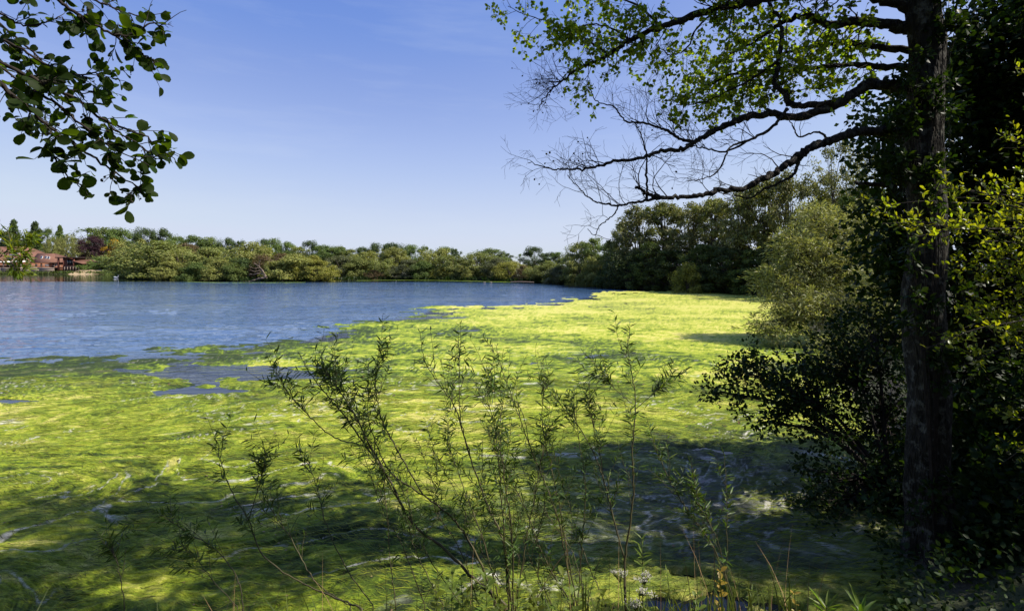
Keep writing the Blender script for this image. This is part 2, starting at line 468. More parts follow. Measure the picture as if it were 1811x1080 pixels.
def weed_surface(X, Y):
    s_, m_, big, mid, film, wxn, wyn = weed_fields(X, Y)
    ang = 0.5 * fbm(X * 0.22, Y * 0.22, 2)
    u = wxn * np.cos(ang) + wyn * np.sin(ang)
    v = -wxn * np.sin(ang) + wyn * np.cos(ang)
    ridg = 1 - np.abs(fbm(u * 1.6, v * 7.5, 3)) * 1.6
    ridg2 = 1 - np.abs(fbm(u * 5.0 + 3, v * 19.0, 2)) * 1.6
    lump = fbm(X * 1.7, Y * 2.4, 3)
    cov = sstep(-0.05, 0.22, m_)
    rel = 1 / (1 + np.maximum(Y - 8, 0) / 12)
    z = np.clip(m_, -0.5, 0.3) * 0.12 * rel + cov * rel * (0.018 + 0.030 * lump + 0.022 * (ridg - 0.5) + 0.012 * (ridg2 - 0.5))
    z = z - 0.35 * sstep(-2.2, -4.2, s_)
    # bleached rims and strings along the seams
    seam = np.abs(fbm(u * 0.55 + 9, v * 1.15, 3))
    foam = sstep(0.060, 0.015, seam) * sstep(-0.15, 0.22, fbm(X * 0.3 + 3, Y * 0.45, 2)) * sstep(26, 9, Y)
    foam = np.maximum(foam, sstep(0.05, 0.0, np.abs(m_ - 0.02)) * sstep(0.0, 0.3, fbm(X * 0.9, Y * 1.3, 2)) * sstep(20, 9, Y))
    foam = np.maximum(foam, film * sstep(0.16, 0.03, np.abs(fbm(u * 0.9, v * 1.5 + 7, 4))) * 0.75)
    foam = foam * (1 - sstep(6.4, 5.7, Y) * sstep(0.2, 0.9, X))
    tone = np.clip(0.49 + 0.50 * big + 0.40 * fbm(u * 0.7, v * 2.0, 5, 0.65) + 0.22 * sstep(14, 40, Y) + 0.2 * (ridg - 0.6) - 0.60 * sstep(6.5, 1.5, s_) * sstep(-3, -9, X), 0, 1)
    return z, foam, tone, film, m_
rows = [4.3]
while rows[-1] < 78: rows.append(rows[-1] + max(0.013, rows[-1] ** 2 / 1792 * 0.95))
rows = np.array(rows)
cu = np.linspace(-1.25, 0.95, 900)
AY = np.repeat(rows[:, None], len(cu), 1)
AX = cu[None, :] * (AY + 1.5)
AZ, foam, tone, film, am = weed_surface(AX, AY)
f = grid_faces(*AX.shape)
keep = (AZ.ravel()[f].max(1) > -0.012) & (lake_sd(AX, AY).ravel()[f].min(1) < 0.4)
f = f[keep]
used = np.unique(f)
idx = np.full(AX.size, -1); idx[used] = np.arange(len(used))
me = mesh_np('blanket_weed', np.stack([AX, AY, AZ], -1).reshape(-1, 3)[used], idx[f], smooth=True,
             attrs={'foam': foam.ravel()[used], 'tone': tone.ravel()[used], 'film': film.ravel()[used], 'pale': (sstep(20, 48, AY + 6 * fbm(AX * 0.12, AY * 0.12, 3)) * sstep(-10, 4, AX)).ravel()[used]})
m, nt, out = new_mat('blanket_weed')
L = nt.links.new
tc = N(nt, 'ShaderNodeTexCoord')
mp = N(nt, 'ShaderNodeMapping'); mp.inputs['Scale'].default_value = (1, 1.9, 1)
L(tc.outputs['Object'], mp.inputs[0])
n1 = N(nt, 'ShaderNodeTexNoise', i_Scale=11.0, i_Detail=9.0, i_Roughness=0.78, i_Distortion=0.7); L(mp.outputs[0], n1.inputs['Vector'])
n2 = N(nt, 'ShaderNodeTexNoise', i_Scale=1.7, i_Detail=10.0, i_Roughness=0.78, i_Distortion=0.5); L(mp.outputs[0], n2.inputs['Vector'])
at = N(nt, 'ShaderNodeAttribute', attribute_name='tone')
af = N(nt, 'ShaderNodeAttribute', attribute_name='foam')
al = N(nt, 'ShaderNodeAttribute', attribute_name='film')
s1 = N(nt, 'ShaderNodeMath', operation='MULTIPLY_ADD', i_1=1.0, i_2=-0.5); L(n1.outputs[0], s1.inputs[0])
s2 = N(nt, 'ShaderNodeMath', operation='MULTIPLY_ADD', i_1=1.5, i_2=-0.75); L(n2.outputs[0], s2.inputs[0])
a1 = N(nt, 'ShaderNodeMath', operation='ADD'); L(s1.outputs[0], a1.inputs[0]); L(s2.outputs[0], a1.inputs[1])
a2 = N(nt, 'ShaderNodeMath', operation='ADD'); L(a1.outputs[0], a2.inputs[0]); L(at.outputs['Fac'], a2.inputs[1])
c = ramp(nt, a2.outputs[0], [(0.02, (0.030, 0.046, 0.012)), (0.26, (0.090, 0.140, 0.014)), (0.50, (0.235, 0.305, 0.022)), (0.74, (0.400, 0.430, 0.050)), (0.97, (0.56, 0.52, 0.14))])
n3 = N(nt, 'ShaderNodeTexNoise', i_Scale=0.45, i_Detail=9.0, i_Roughness=0.72, i_Distortion=0.4); L(mp.outputs[0], n3.inputs['Vector'])
c = mixc(nt, ramp(nt, n3.outputs[0], [(0.55, (0, 0, 0)), (0.72, (0.75, 0.75, 0.75))]), c, (0.20, 0.185, 0.075))      # dying, brownish patches
n4 = N(nt, 'ShaderNodeTexNoise', i_Scale=42.0, i_Detail=5.0, i_Roughness=0.7); L(mp.outputs[0], n4.inputs['Vector'])
c = mixc(nt, 0.8, c, ramp(nt, n4.outputs[0], [(0.32, (0.55, 0.58, 0.6)), (0.62, (1.45, 1.45, 1.25))]), 'MULTIPLY')
apl = N(nt, 'ShaderNodeAttribute', attribute_name='pale')
plf = N(nt, 'ShaderNodeMath', operation='MULTIPLY', i_1=0.42); L(apl.outputs['Fac'], plf.inputs[0])
c = mixc(nt, plf.outputs[0], c, (0.42, 0.42, 0.10))                                   # drying, bleached mat in the far bay
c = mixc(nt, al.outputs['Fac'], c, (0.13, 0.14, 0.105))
fm = N(nt, 'ShaderNodeMath', operation='MULTIPLY'); L(af.outputs['Fac'], fm.inputs[0])
L(ramp(nt, n1.outputs[0], [(0.32, (0.1, 0.1, 0.1)), (0.55, (1, 1, 1))]), fm.inputs[1])
c = mixc(nt, fm.outputs[0], c, (0.72, 0.70, 0.60))
p = N(nt, 'ShaderNodeBsdfPrincipled', i_Roughness=0.6)
p.inputs['Specular IOR Level'].default_value = 0.12
b = N(nt, 'ShaderNodeBump', i_Strength=1.0, i_Distance=0.05)
L(n1.outputs[0], b.inputs['Height']); L(b.outputs[0], p.inputs['Normal']); L(c, p.inputs['Base Color']); L(p.outputs[0], out.inputs[0])
tag(link('blanket_weed', me, m), 'yellow-green blanket weed matted over the near half of the lake', 'weed', kind='stuff')
M['weed'] = m

# thin drifts of weed along the far shores
def far_drift(name, pts, width, label, seed):
    rr = np.random.default_rng(seed)
    c = catmull(pts, 16)
    n = len(c)
    v = np.linspace(-1, 1, 9)
    t = np.gradient(c, axis=0); t /= np.linalg.norm(t, axis=1)[:, None]
    nrm = np.stack([-t[:, 1], t[:, 0]], -1)
    wd = width * (0.35 + 0.65 * np.abs(np.sin(np.arange(n) * 0.37 + seed))) * np.minimum(1, np.minimum(np.arange(n), np.arange(n)[::-1]) / 6.0)
    P2 = c[:, None, :] + nrm[:, None, :] * wd[:, None, None] * v[None, :, None]
    z = 0.05 * (1 - v[None, :] ** 2) + 0.025 * fbm(P2[..., 0] * 0.8, P2[..., 1] * 0.8, 3) - 0.01
    me = mesh_np(name, np.concatenate([P2, z[..., None]], -1).reshape(-1, 3), grid_faces(n, 9), smooth=True,
                 attrs={'tone': np.full(n * 9, 0.22), 'foam': np.zeros(n * 9), 'film': np.zeros(n * 9), 'pale': np.zeros(n * 9)})
    tag(link(name, me, M['weed']), label, 'weed', kind='stuff')
far_drift('weed_drift', [(-37, 121), (-30, 125.0), (-20, 124), (-8, 116.5), (2, 108)], 1.6, 'thin green line of weed along the far shore', 3)
far_drift('weed_drift', [(-72, 113), (-62, 108), (-52, 107.5), (-44, 109)], 0.7, 'patch of floating weed in front of the fallen bare tree', 5)

# ------------------------------------------------------------------ leaves
def leaf_template(kind):
    """leaf lying along +y, unit length, normal +z"""
    if kind == 'quad':
        v = [(0, 0, 0), (0.42, 0.5, 0.10), (0, 1, 0), (-0.42, 0.5, 0.10)]
        return np.array(v, float), [np.array([(0, 1, 2), (0, 2, 3)])]
    if kind == 'narrow':
        v = [(0, 0, 0), (0.078, 0.35, 0.03), (0.050, 0.72, 0.0), (0, 1, -0.09), (-0.050, 0.72, 0.0), (-0.078, 0.35, 0.03), (0, 0.4, -0.01)]
        return np.array(v, float), [np.array([(0, 1, 6), (1, 2, 6), (2, 3, 6), (3, 4, 6), (4, 5, 6), (5, 0, 6)])]
    if kind == 'sliver':
        v = [(0, 0, 0), (0.10, 0.45, 0.02), (0, 1, -0.05), (-0.10, 0.45, 0.02)]
        return np.array(v, float), [np.array([(0, 1, 2), (0, 2, 3)])]
    if kind.endswith('_lite'):
        a, b = {'ovate': (0.29, 0.22), 'round': (0.37, 0.34), 'obovate': (0.15, 0.22)}[kind[:-5]]
        v = [(0, 0, 0), (a, 0.36, 0.05), (b, 0.74, 0.03), (0, 1, -0.05), (-b, 0.74, 0.03), (-a, 0.36, 0.05), (0, 0.5, -0.02)]
        return np.array(v, float), [np.array([(0, 1, 6), (1, 2, 6), (2, 3, 6), (3, 4, 6), (4, 5, 6), (5, 0, 6)])]
    if kind == 'ovate':
        prof = [(0.10, 0.13), (0.28, 0.27), (0.5, 0.31), (0.72, 0.23), (0.88, 0.11)]
        tip, bend = (0, 1, -0.06), 0.12
    elif kind == 'round':      # alder: nearly round, blunt, notched tip
        prof = [(0.08, 0.13), (0.25, 0.29), (0.48, 0.38), (0.72, 0.36), (0.92, 0.20)]
        tip, bend = (0, 0.95, -0.07), 0.14
    elif kind == 'obovate':
        prof = [(0.15, 0.07), (0.35, 0.15), (0.58, 0.23), (0.78, 0.21), (0.92, 0.10)]
        tip, bend = (0, 1, -0.05), 0.10
    v = [(0, 0, 0)]
    for y, w in prof:
        zm = -bend * (y - 0.5) ** 2
        v += [(w, y, zm + 0.25 * w), (0, y, zm), (-w, y, zm + 0.25 * w)]
    v.append(tip)
    f3 = [(0, 1, 2), (0, 2, 3)]
    f4 = []
    for i in range(len(prof) - 1):
        a = 1 + 3 * i
        f4 += [(a, a + 3, a + 4, a + 1), (a + 1, a + 4, a + 5, a + 2)]
    a = 1 + 3 * (len(prof) - 1); t = len(v) - 1
    f3 += [(a, t, a + 1), (a + 1, t, a + 2)]
    return np.array(v, float), [np.array(f3), np.array(f4)]

def frames(d, nrm):
    d = d / (np.linalg.norm(d, axis=1)[:, None] + 1e-9)
    x = np.cross(d, nrm)
    x /= np.linalg.norm(x, axis=1)[:, None] + 1e-9
    z = np.cross(x, d)
    return np.stack([x, d, z], -1)            # columns are the leaf axes
def leaf_mesh(name, kind, pos, d, nrm, size, smooth=False):
    tv, tf = leaf_template(kind)
    Fm = frames(d, nrm)
    v = pos[:, None, :] + np.einsum('nij,kj->nki', Fm, tv) * size[:, None, None]
    n, k = len(pos), len(tv)
    off = (np.arange(n) * k)[:, None, None]
    faces = [(f[None] + off).reshape(-1, f.shape[1]) for f in tf]
    return mesh_np(name, v.reshape(-1, 3), faces, smooth)
_leafcache = {}
def leaf_objects(parent, kind, mat, pos, d, nrm, size, limit=300, name='leaf', rest='leaves', seen=None):
    """the leaves that show largest as objects of their own, the others joined"""
    n = len(pos)
    depth = np.maximum(pos[:, 1], 0.5)
    show = size / depth
    if seen is not None: show = show * seen
    px = CX + pos[:, 0] / depth * FOC
    py = HOR - (pos[:, 2] - EYE) / depth * FOC
    show = np.where((px > 0) & (px < 1811) & (py > 0) & (py < 1080), show, 0)
    order = np.argsort(-show)
    big = order[:limit]
    big = big[show[big] > 0]
    small = np.setdiff1d(np.arange(n), big)
    key = (kind, mat.name)
    if key not in _leafcache:
        tv, tf = leaf_template(kind)
        me = mesh_np(name, tv, tf, True)
        me.materials.append(mat)
        _leafcache[key] = me
    Fm = frames(d, nrm)
    pl = np.array(parent.location)
    for i in big:
        o = bpy.data.objects.new(name, _leafcache[key])
        mtx = np.eye(4)
        mtx[:3, :3] = Fm[i] * size[i]
        mtx[:3, 3] = pos[i] - pl
        o.parent = parent
        o.matrix_local = Matrix(mtx.tolist())
        col.objects.link(o)
    if len(small):
        o = link(rest, leaf_mesh(rest, kind + '_lite' if len(small) > 2500 and kind in ('ovate', 'round', 'obovate') else kind, pos[small], d[small], nrm[small], size[small], True), mat, parent)
        o['kind'] = 'stuff'

def rand_dirs(rng, n):
    v = rng.normal(size=(n, 3))
    return v / np.linalg.norm(v, axis=1)[:, None]

# loose filaments lying on the near weed
rng = np.random.default_rng(15)
n = 64000
y = 4.4 * (16 / 4.4) ** rng.uniform(0, 1, n); x = rng.uniform(-1.1, 0.85, n) * y
zz, fo, to, fi, mm = weed_surface(x, y)
ok = (mm > 0.08) & (rng.uniform(0, 1, n) < 0.35 + 0.8 * sstep(-0.3, 0.4, perlin(x * 0.9, y * 1.4)))
x, y, zz = x[ok], y[ok], zz[ok]; n = len(x)
aa = 0.6 * fbm(x * 0.22, y * 0.22, 2) + rng.normal(0, 0.35, n)
L_ = rng.uniform(0.06, 0.26, n) * np.clip(y / 7, 0.7, 1.6)
w_ = rng.uniform(0.0012, 0.0030, n) * np.clip(y / 5, 1, 3)
t = np.linspace(-0.5, 0.5, 4)
bow = rng.normal(0, 0.18, n)
sx_ = x[:, None] + np.cos(aa)[:, None] * L_[:, None] * t - np.sin(aa)[:, None] * (bow * L_)[:, None] * (t ** 2 * 2)
sy_ = y[:, None] + np.sin(aa)[:, None] * L_[:, None] * t + np.cos(aa)[:, None] * (bow * L_)[:, None] * (t ** 2 * 2)
sz__ = weed_surface(sx_, sy_)[0] + 0.004 + 0.014 * (0.25 - t[None] ** 2) * 4 * rng.uniform(0, 1, n)[:, None]
oy = w_[:, None] * np.array([0.5, 1, 1, 0.4])
v = np.stack([np.stack([sx_, sy_ - oy, sz__], -1), np.stack([sx_, sy_ + oy, sz__ + oy * 0.6], -1)], 2).reshape(-1, 3)
q = np.array([(2 * i, 2 * i + 1, 2 * i + 3, 2 * i + 2) for i in range(3)])
M['filament'] = leaf_mat('filament', (0.17, 0.21, 0.018), 0.2, 0.2, 0.5, 0.75, (1.3, 1.2, 0.5))
tag(link('weed_filaments', mesh_np('weed_filaments', v, (q[None] + (np.arange(n) * 8)[:, None, None]).reshape(-1, 4)), M['filament']), 'fine green filaments strewn over the near blanket weed', 'weed', kind='stuff')

# dead leaves and bits caught in the near weed
n = 1500
y = 4.6 * (20 / 4.6) ** rng.uniform(0, 1, n); x = rng.uniform(-1.1, 0.8, n) * y
zz, fo, to, fi, mm = weed_surface(x, y)
ok = (mm > 0.0) & (rng.uniform(0, 1, n) < 0.25 + 0.75 * sstep(0.0, 0.4, perlin(x * 0.5, y * 0.7)))
x, y, zz = x[ok], y[ok], zz[ok]; n = len(x)
M['litter'] = leaf_mat('litter', (0.20, 0.14, 0.06), 0.1, 0.3, 0.6, 0.6, (1, 0.9, 0.6))
o = link('floating_litter', leaf_mesh('floating_litter', 'quad', np.stack([x, y, zz + 0.012], -1), rng.normal(0, 1, (n, 3)) * [1, 1, 0.12], rng.normal(0, 0.25, (n, 3)) + [0, 0, 1], rng.uniform(0.015, 0.05, n) * np.clip(y / 7, 0.8, 1.8)), M['litter'])
tag(o, 'dead leaves and bits floating on the near weed', 'litter', kind='stuff')

# ------------------------------------------------------------------ distant trees: unit crowns, shared by copies
def clump_tree(seed, w, h, shape, nclump, per, leaf, clump_r, low=0.0, droop=0.0, kind='quad', sides=5, limbs=True, shell=0.45, trunks=1, up=0.6):
    """trunk mesh and crown mesh of a tree standing at the origin, w wide, h high"""
    rng = np.random.default_rng(seed)
    z0 = low * h
    H = h - z0
    # clump centres inside the envelope
    cs = []
    lob = rng.uniform(0, 6.28, 4)
    while len(cs) < nclump:
        t = rng.uniform(0, 1)
        a = rng.uniform(0, 6.28)
        if shape == 'round': r = math.sqrt(max(0, 1 - abs(2 * t - 0.85) ** 2.2 / 1.6)) if t < 0.98 else 0.2
        elif shape == 'dome': r = math.sqrt(max(0, 1 - t ** 2.1))
        elif shape == 'cone': r = (1 - t) ** 0.8
        elif shape == 'tall': r = 0.55 + 0.45 * math.sin(math.pi * min(1, t * 0.9 + 0.05)) if t < 0.93 else 0.3
        else: r = 1
        r *= 1 + 0.18 * math.sin(3 * a + lob[0] + 4 * t) + 0.12 * math.sin(5 * a + lob[1] - 6 * t)
        rad = r * rng.uniform(0, 1) ** shell
        cs.append((math.cos(a) * rad * w / 2, math.sin(a) * rad * w / 2, z0 + H * t * 0.96))
    cs = np.array(cs)
    cen = np.array([0, 0, z0 + H * 0.4])
    k = rng.integers(0, nclump, nclump * per)
    cr = clump_r * rng.uniform(0.55, 1.35, nclump)
    off = rand_dirs(rng, len(k)) * (rng.uniform(0, 1, len(k)) ** 0.5)[:, None] * cr[k][:, None]
    off[:, 2] *= 0.75
    if droop:
        dz = rng.uniform(0, 1, len(k)) ** 1.3 * droop * h
        off[:, 0:2] *= 0.6
        off[:, 2] -= dz
    pos = cs[k] + off
    pos[:, 2] = np.maximum(pos[:, 2], 0.05 + rng.uniform(0, 0.3, len(k)))
    outw = off / (np.linalg.norm(off, axis=1)[:, None] + 1e-6) * 0.7 + (pos - cen) / (np.linalg.norm(pos - cen, axis=1)[:, None] + 1e-6) * 0.6
    nrm = outw + np.array([0, 0, up]) + rng.normal(0, 0.45, (len(k), 3))
    d = rand_dirs(rng, len(k)) + np.array([0, 0, -0.25 - (1.6 if droop else 0)])
    size = leaf * rng.uniform(0.6, 1.4, len(k))
    crown = leaf_mesh('crown', kind, pos, d, nrm, size)
    crown.materials.append(M['far_leaf'])
    T = Tubes()
    for q in range(trunks):
        base = np.array([rng.normal(0, 0.06 * w) if trunks > 1 else 0, rng.normal(0, 0.06 * w) if trunks > 1 else 0, -0.3])
        top = np.array([rng.normal(0, 0.10 * w), rng.normal(0, 0.10 * w), z0 + H * rng.uniform(0.72, 0.9)])
        mid = (base + top) / 2 + rng.normal(0, 0.03 * w, 3)
        sp = catmull([base, (base * 2 + mid) / 3, mid, (mid + top) / 2 + rng.normal(0, 0.02 * w, 3), top], 4)
        r0 = 0.017 * h + 0.06
        T.add(sp, np.linspace(r0, 0.02, len(sp)), sides)
        if limbs:
            for c in cs[rng.permutation(nclump)[:max(5, nclump // (2 * trunks))]]:
                j = int(np.clip((c[2] / h) * 0.75 * len(sp) * rng.uniform(0.6, 1.0), 1, len(sp) - 2))
                s = sp[j]
                mm = (s * 0.45 + c * 0.55) + np.array([0, 0, 0.06 * h]) * rng.uniform(-0.3, 1)
                lm = catmull([s, mm, c], 4)
                T.add(lm, np.linspace(r0 * 0.42 * (1 - j / len(sp)) + 0.025, 0.012, len(lm)), 4)
    trunk = T.mesh('trunk')
    trunk.materials.append(M['far_bark'])
    return trunk, crown, w, h

PROTO = {
    'bush0': clump_tree(1, 9, 7, 'dome', 70, 170, 0.27, 1.35, 0.0, trunks=3),
    'bush1': clump_tree(2, 9, 7, 'dome', 110, 110, 0.25, 0.95, 0.0, trunks=3),
    'bush2': clump_tree(3, 8, 8, 'round', 60, 190, 0.27, 1.35, 0.0, trunks=2),
    'wood0': clump_tree(4, 9, 11, 'round', 70, 170, 0.29, 1.35, 0.10),
    'wood1': clump_tree(5, 9, 11, 'tall', 90, 130, 0.28, 1.05, 0.06),
    'wood2': clump_tree(6, 10, 11, 'round', 36, 300, 0.30, 1.75, 0.12),
    'pine': clump_tree(7, 8, 13, 'cone', 150, 70, 0.28, 0.62, 0.03, up=0.2),
    'weep': clump_tree(8, 12, 9, 'dome', 110, 120, 0.36, 1.0, 0.30, droop=0.34, kind='sliver'),
    'thin': clump_tree(9, 5, 12, 'tall', 20, 40, 0.40, 0.8, 0.35),
    'side0': clump_tree(11, 11, 15, 'round', 120, 130, 0.30, 1.15, 0.02, trunks=3, shell=0.5),
    'side1': clump_tree(12, 10, 15, 'tall', 130, 120, 0.29, 1.0, 0.03, trunks=2, shell=0.5),
    'side2': clump_tree(13, 11, 14, 'dome', 130, 120, 0.28, 1.05, 0.0, trunks=3, shell=0.5),
    'airy0': clump_tree(14, 8, 15, 'tall', 70, 95, 0.21, 0.85, 0.25, trunks=2, shell=0.6),
    'airy1': clump_tree(15, 9, 15, 'round', 75, 95, 0.21, 0.9, 0.25, trunks=2, shell=0.6),
}
_rt = random.Random(5)
def place_tree(name, proto, x, y, w, h, colr, label, cat='tree', group=None, z=None):
    tm, cm, pw, ph = PROTO[proto]
    if z is None: z = float(ground_z(np.array([x]), np.array([y]))[0])
    root = empty(name, (x, y, z - 0.05), label, cat, group)
    root.rotation_euler.z = _rt.uniform(0, 6.28)
    root.scale = (w / pw * _rt.uniform(1.05, 1.25), w / pw * _rt.uniform(0.95, 1.2), h / ph * _rt.uniform(0.97, 1.06))
    for nm, me in (('trunk', tm), ('crown', cm)):
        o = bpy.data.objects.new(nm, me)
        col.objects.link(o)
        o.parent = root
        k = _rt.uniform(0.88, 1.14)
        o.color = (colr[0] * k, colr[1] * k, colr[2] * k, 1)
    return root
OLIVE, OLIVE2, MID, MID2, DARK, YG, PALE = (0.225, 0.240, 0.066), (0.185, 0.212, 0.060), (0.110, 0.160, 0.040), (0.135, 0.180, 0.046), (0.066, 0.100, 0.032), (0.230, 0.232, 0.045), (0.225, 0.240, 0.070)
SOLIVE, SSILVER, SMID, SDARK = (0.160, 0.175, 0.045), (0.185, 0.192, 0.070), (0.090, 0.125, 0.028), (0.058, 0.080, 0.022)
SYG = (0.170, 0.185, 0.035)
COPPER, GOLD, RUST, SILVER = (0.050, 0.024, 0.030), (0.34, 0.21, 0.015), (0.125, 0.092, 0.045), (0.105, 0.118, 0.055)
CNAME = {OLIVE: 'olive-green', OLIVE2: 'dull olive', MID: 'mid-green', MID2: 'fresh green', DARK: 'dark green', YG: 'yellow-green', PALE: 'pale green', COPPER: 'purple', GOLD: 'golden', RUST: 'brownish', SYG: 'yellow-green', SOLIVE: 'dull olive', SSILVER: 'grey-green', SMID: 'mid-green', SDARK: 'dark green', SILVER: 'grey-green'}
ORD = ['first', 'second', 'third', 'fourth', 'fifth', 'sixth', 'seventh', 'eighth', 'ninth', 'tenth', 'eleventh', 'twelfth', 'thirteenth', 'fourteenth', 'fifteenth', 'sixteenth', 'seventeenth', 'eighteenth', 'nineteenth', 'twentieth',
       'twenty-first', 'twenty-second', 'twenty-third', 'twenty-fourth', 'twenty-fifth']
def row(items, name, kindword, where, group, cat='tree'):
    """items: (px, top py, width px, depth, proto, colour); labelled by their order along the row"""
    for i, (px, top, wpx, d, proto, c) in enumerate(sorted(items, key=lambda t: t[0])):
        x = (px - CX) / FOC * d
        zt = EYE + (HOR - top) / FOC * d
        z = float(ground_z(np.array([x]), np.array([d]))[0])
        place_tree(name, proto, x, d, wpx / FOC * d, max(1.5, zt - z), c, f'{CNAME[c]} {kindword}, {ORD[i]} {where}', cat, group)

# behind the lodge: named one by one
def one(name, px, top, wpx, d, proto, c, label, cat='tree'):
    x = (px - CX) / FOC * d
    z = float(ground_z(np.array([x]), np.array([d]))[0])
    place_tree(name, proto, x, d, wpx / FOC * d, EYE + (HOR - top) / FOC * d - z, c, label, cat)
one('conifer', 24, 391, 38, 262, 'pine', DARK, 'pointed dark conifer rising behind the main lodge roof')
one('tree', 2, 410, 40, 265, 'wood0', MID, 'green tree cut by the picture edge behind the lodge roof')
one('conifer', 62, 392, 46, 262, 'pine', DARK, 'broad dark conifer behind the gap between the two lodge roofs')
one('tree', 44, 424, 40, 258, 'wood2', MID, 'round green tree between the two conifers behind the lodge')
one('tree', 86, 407, 30, 260, 'wood1', MID, 'slim green tree between broad conifer and weeping willow')
one('conifer', 106, 401, 32, 266, 'pine', MID, 'green conifer peeping out above the weeping willow')
one('weeping_willow', 122, 416, 80, 244, 'weep', PALE, 'pale weeping willow hanging behind the timber boathouse')
one('beech_tree', 164, 417, 44, 238, 'wood0', COPPER, 'dark purple copper beech beside the weeping willow')
one('tree', 150, 402, 40, 268, 'thin', MID, 'thin open-crowned tree top above the copper beech')
one('tree', 180, 403, 62, 262, 'wood2', MID2, 'wide green tree behind the copper beech')
one('tree', 212, 408, 50, 262, 'wood0', MID, 'green tree behind the golden tree')
one('golden_tree', 203, 426, 30, 234, 'wood1', GOLD, 'small golden-yellow tree beside the copper beech')
one('willow', 232, 420, 54, 222, 'bush2', PALE, 'rounded pale green willow beside the golden tree')
one('bush', 182, 455, 60, 226, 'bush1', MID, 'low green bush behind the sandy bank', 'bush')
one('bush', 214, 464, 44, 210, 'bush0', MID2, 'fresh green bush at the end of the sandy bank', 'bush')
one('bush', 150, 462, 34, 236, 'bush0', DARK, 'dark bush at the foot of the weeping willow', 'bush')

# the wooded point: tall trees behind, bushes at the water
row([(258, 404, 44, 225, 'wood2', DARK), (286, 409, 36, 228, 'wood0', DARK), (315, 420, 40, 205, 'wood1', MID), (344, 420, 46, 200, 'wood0', MID), (370, 425, 44, 195, 'wood2', MID2),
     (402, 424, 32, 190, 'wood0', DARK), (425, 426, 30, 190, 'wood1', DARK), (466, 425, 26, 185, 'wood0', DARK), (482, 426, 34, 180, 'wood2', MID), (506, 431, 36, 178, 'wood0', MID), (546, 428, 34, 172, 'wood2', DARK),
     (573, 435, 44, 165, 'wood0', MID), (525, 438, 40, 168, 'wood1', OLIVE2), (602, 437, 44, 160, 'wood1', MID2), (330, 432, 40, 180, 'wood0', RUST), (390, 436, 40, 172, 'wood1', OLIVE2), (300, 428, 40, 190, 'wood2', MID)],
    'tree', 'tree', 'from the lodge end in the tall row behind the point', 'tall trees behind the wooded point')
row([(278, 427, 128, 142, 'bush0', OLIVE2), (244, 452, 60, 152, 'bush1', DARK), (322, 440, 62, 136, 'bush2', OLIVE), (300, 462, 64, 130, 'bush1', OLIVE), (368, 441, 84, 133, 'bush1', OLIVE2), (352, 464, 46, 125, 'bush0', MID),
     (392, 458, 58, 122, 'bush1', OLIVE), (443, 430, 92, 130, 'bush0', OLIVE), (428, 452, 54, 124, 'bush2', DARK), (480, 446, 60, 124, 'bush2', RUST), (490, 462, 44, 119, 'bush1', OLIVE2), (524, 450, 74, 120, 'bush0', OLIVE),
     (560, 459, 66, 118, 'bush1', YG), (543, 452, 52, 124, 'bush2', YG), (416, 466, 44, 120, 'bush0', MID2)],
    'willow_bush', 'willow bush', 'from the lodge end along the wooded point', 'willow bushes along the wooded point', 'bush')
# far shore in the middle
row([(590, 438, 50, 158, 'wood0', MID), (622, 441, 44, 156, 'wood1', OLIVE2), (642, 437, 36, 158, 'wood0', DARK), (664, 434, 40, 157, 'wood2', DARK), (694, 433, 46, 155, 'wood0', DARK), (728, 437, 46, 152, 'wood2', MID),
     (752, 437, 30, 152, 'wood1', MID2), (788, 438, 40, 150, 'wood2', MID), (803, 441, 30, 148, 'wood1', DARK), (868, 443, 52, 142, 'wood0', MID2), (896, 449, 26, 146, 'wood1', DARK), (921, 449, 18, 145, 'thin', MID),
     (946, 438, 48, 136, 'wood2', DARK), (975, 446, 40, 132, 'wood0', DARK), (990, 445, 26, 128, 'thin', MID)],
    'tree', 'tree', 'from the point in the skyline row of the far shore', 'skyline trees of the far shore')
row([(604, 452, 60, 138, 'bush2', SILVER), (634, 458, 56, 136, 'bush0', OLIVE2), (650, 444, 54, 140, 'wood1', OLIVE), (675, 458, 44, 134, 'bush2', OLIVE2), (697, 440, 48, 140, 'wood0', OLIVE), (724, 458, 56, 132, 'bush1', SILVER),
     (768, 438, 50, 136, 'bush2', OLIVE), (748, 462, 44, 130, 'bush0', MID), (800, 450, 54, 130, 'bush2', OLIVE2), (780, 474, 30, 128, 'bush1', YG), (848, 445, 62, 128, 'bush2', OLIVE2), (826, 462, 46, 125, 'bush1', OLIVE), (878, 456, 54, 122, 'bush0', SILVER),
     (902, 462, 46, 117, 'bush2', YG), (926, 470, 30, 113, 'bush1', RUST), (946, 468, 40, 110, 'bush2', PALE), (968, 462, 52, 108, 'bush0', OLIVE2), (662, 476, 30, 131, 'bush1', RUST)],
    'willow_bush', 'waterside willow', 'from the point along the middle of the far shore', 'willows along the middle of the far shore', 'bush')
row([(990, 470, 54, 102, 'bush0', SILVER), (1008, 452, 48, 104, 'wood1', OLIVE2), (1030, 430, 58, 100, 'wood0', OLIVE2), (1022, 462, 54, 96, 'bush2', OLIVE), (1052, 424, 56, 96, 'wood1', MID2), (1058, 452, 54, 91, 'bush2', OLIVE), (1078, 424, 52, 92, 'side1', MID),
     (1084, 455, 50, 87, 'bush1', DARK), (1040, 478, 44, 92, 'bush1', OLIVE2)],
    'willow', 'willow', 'along the bend of shore before the tall dark wood', 'willows on the bend of the shore')
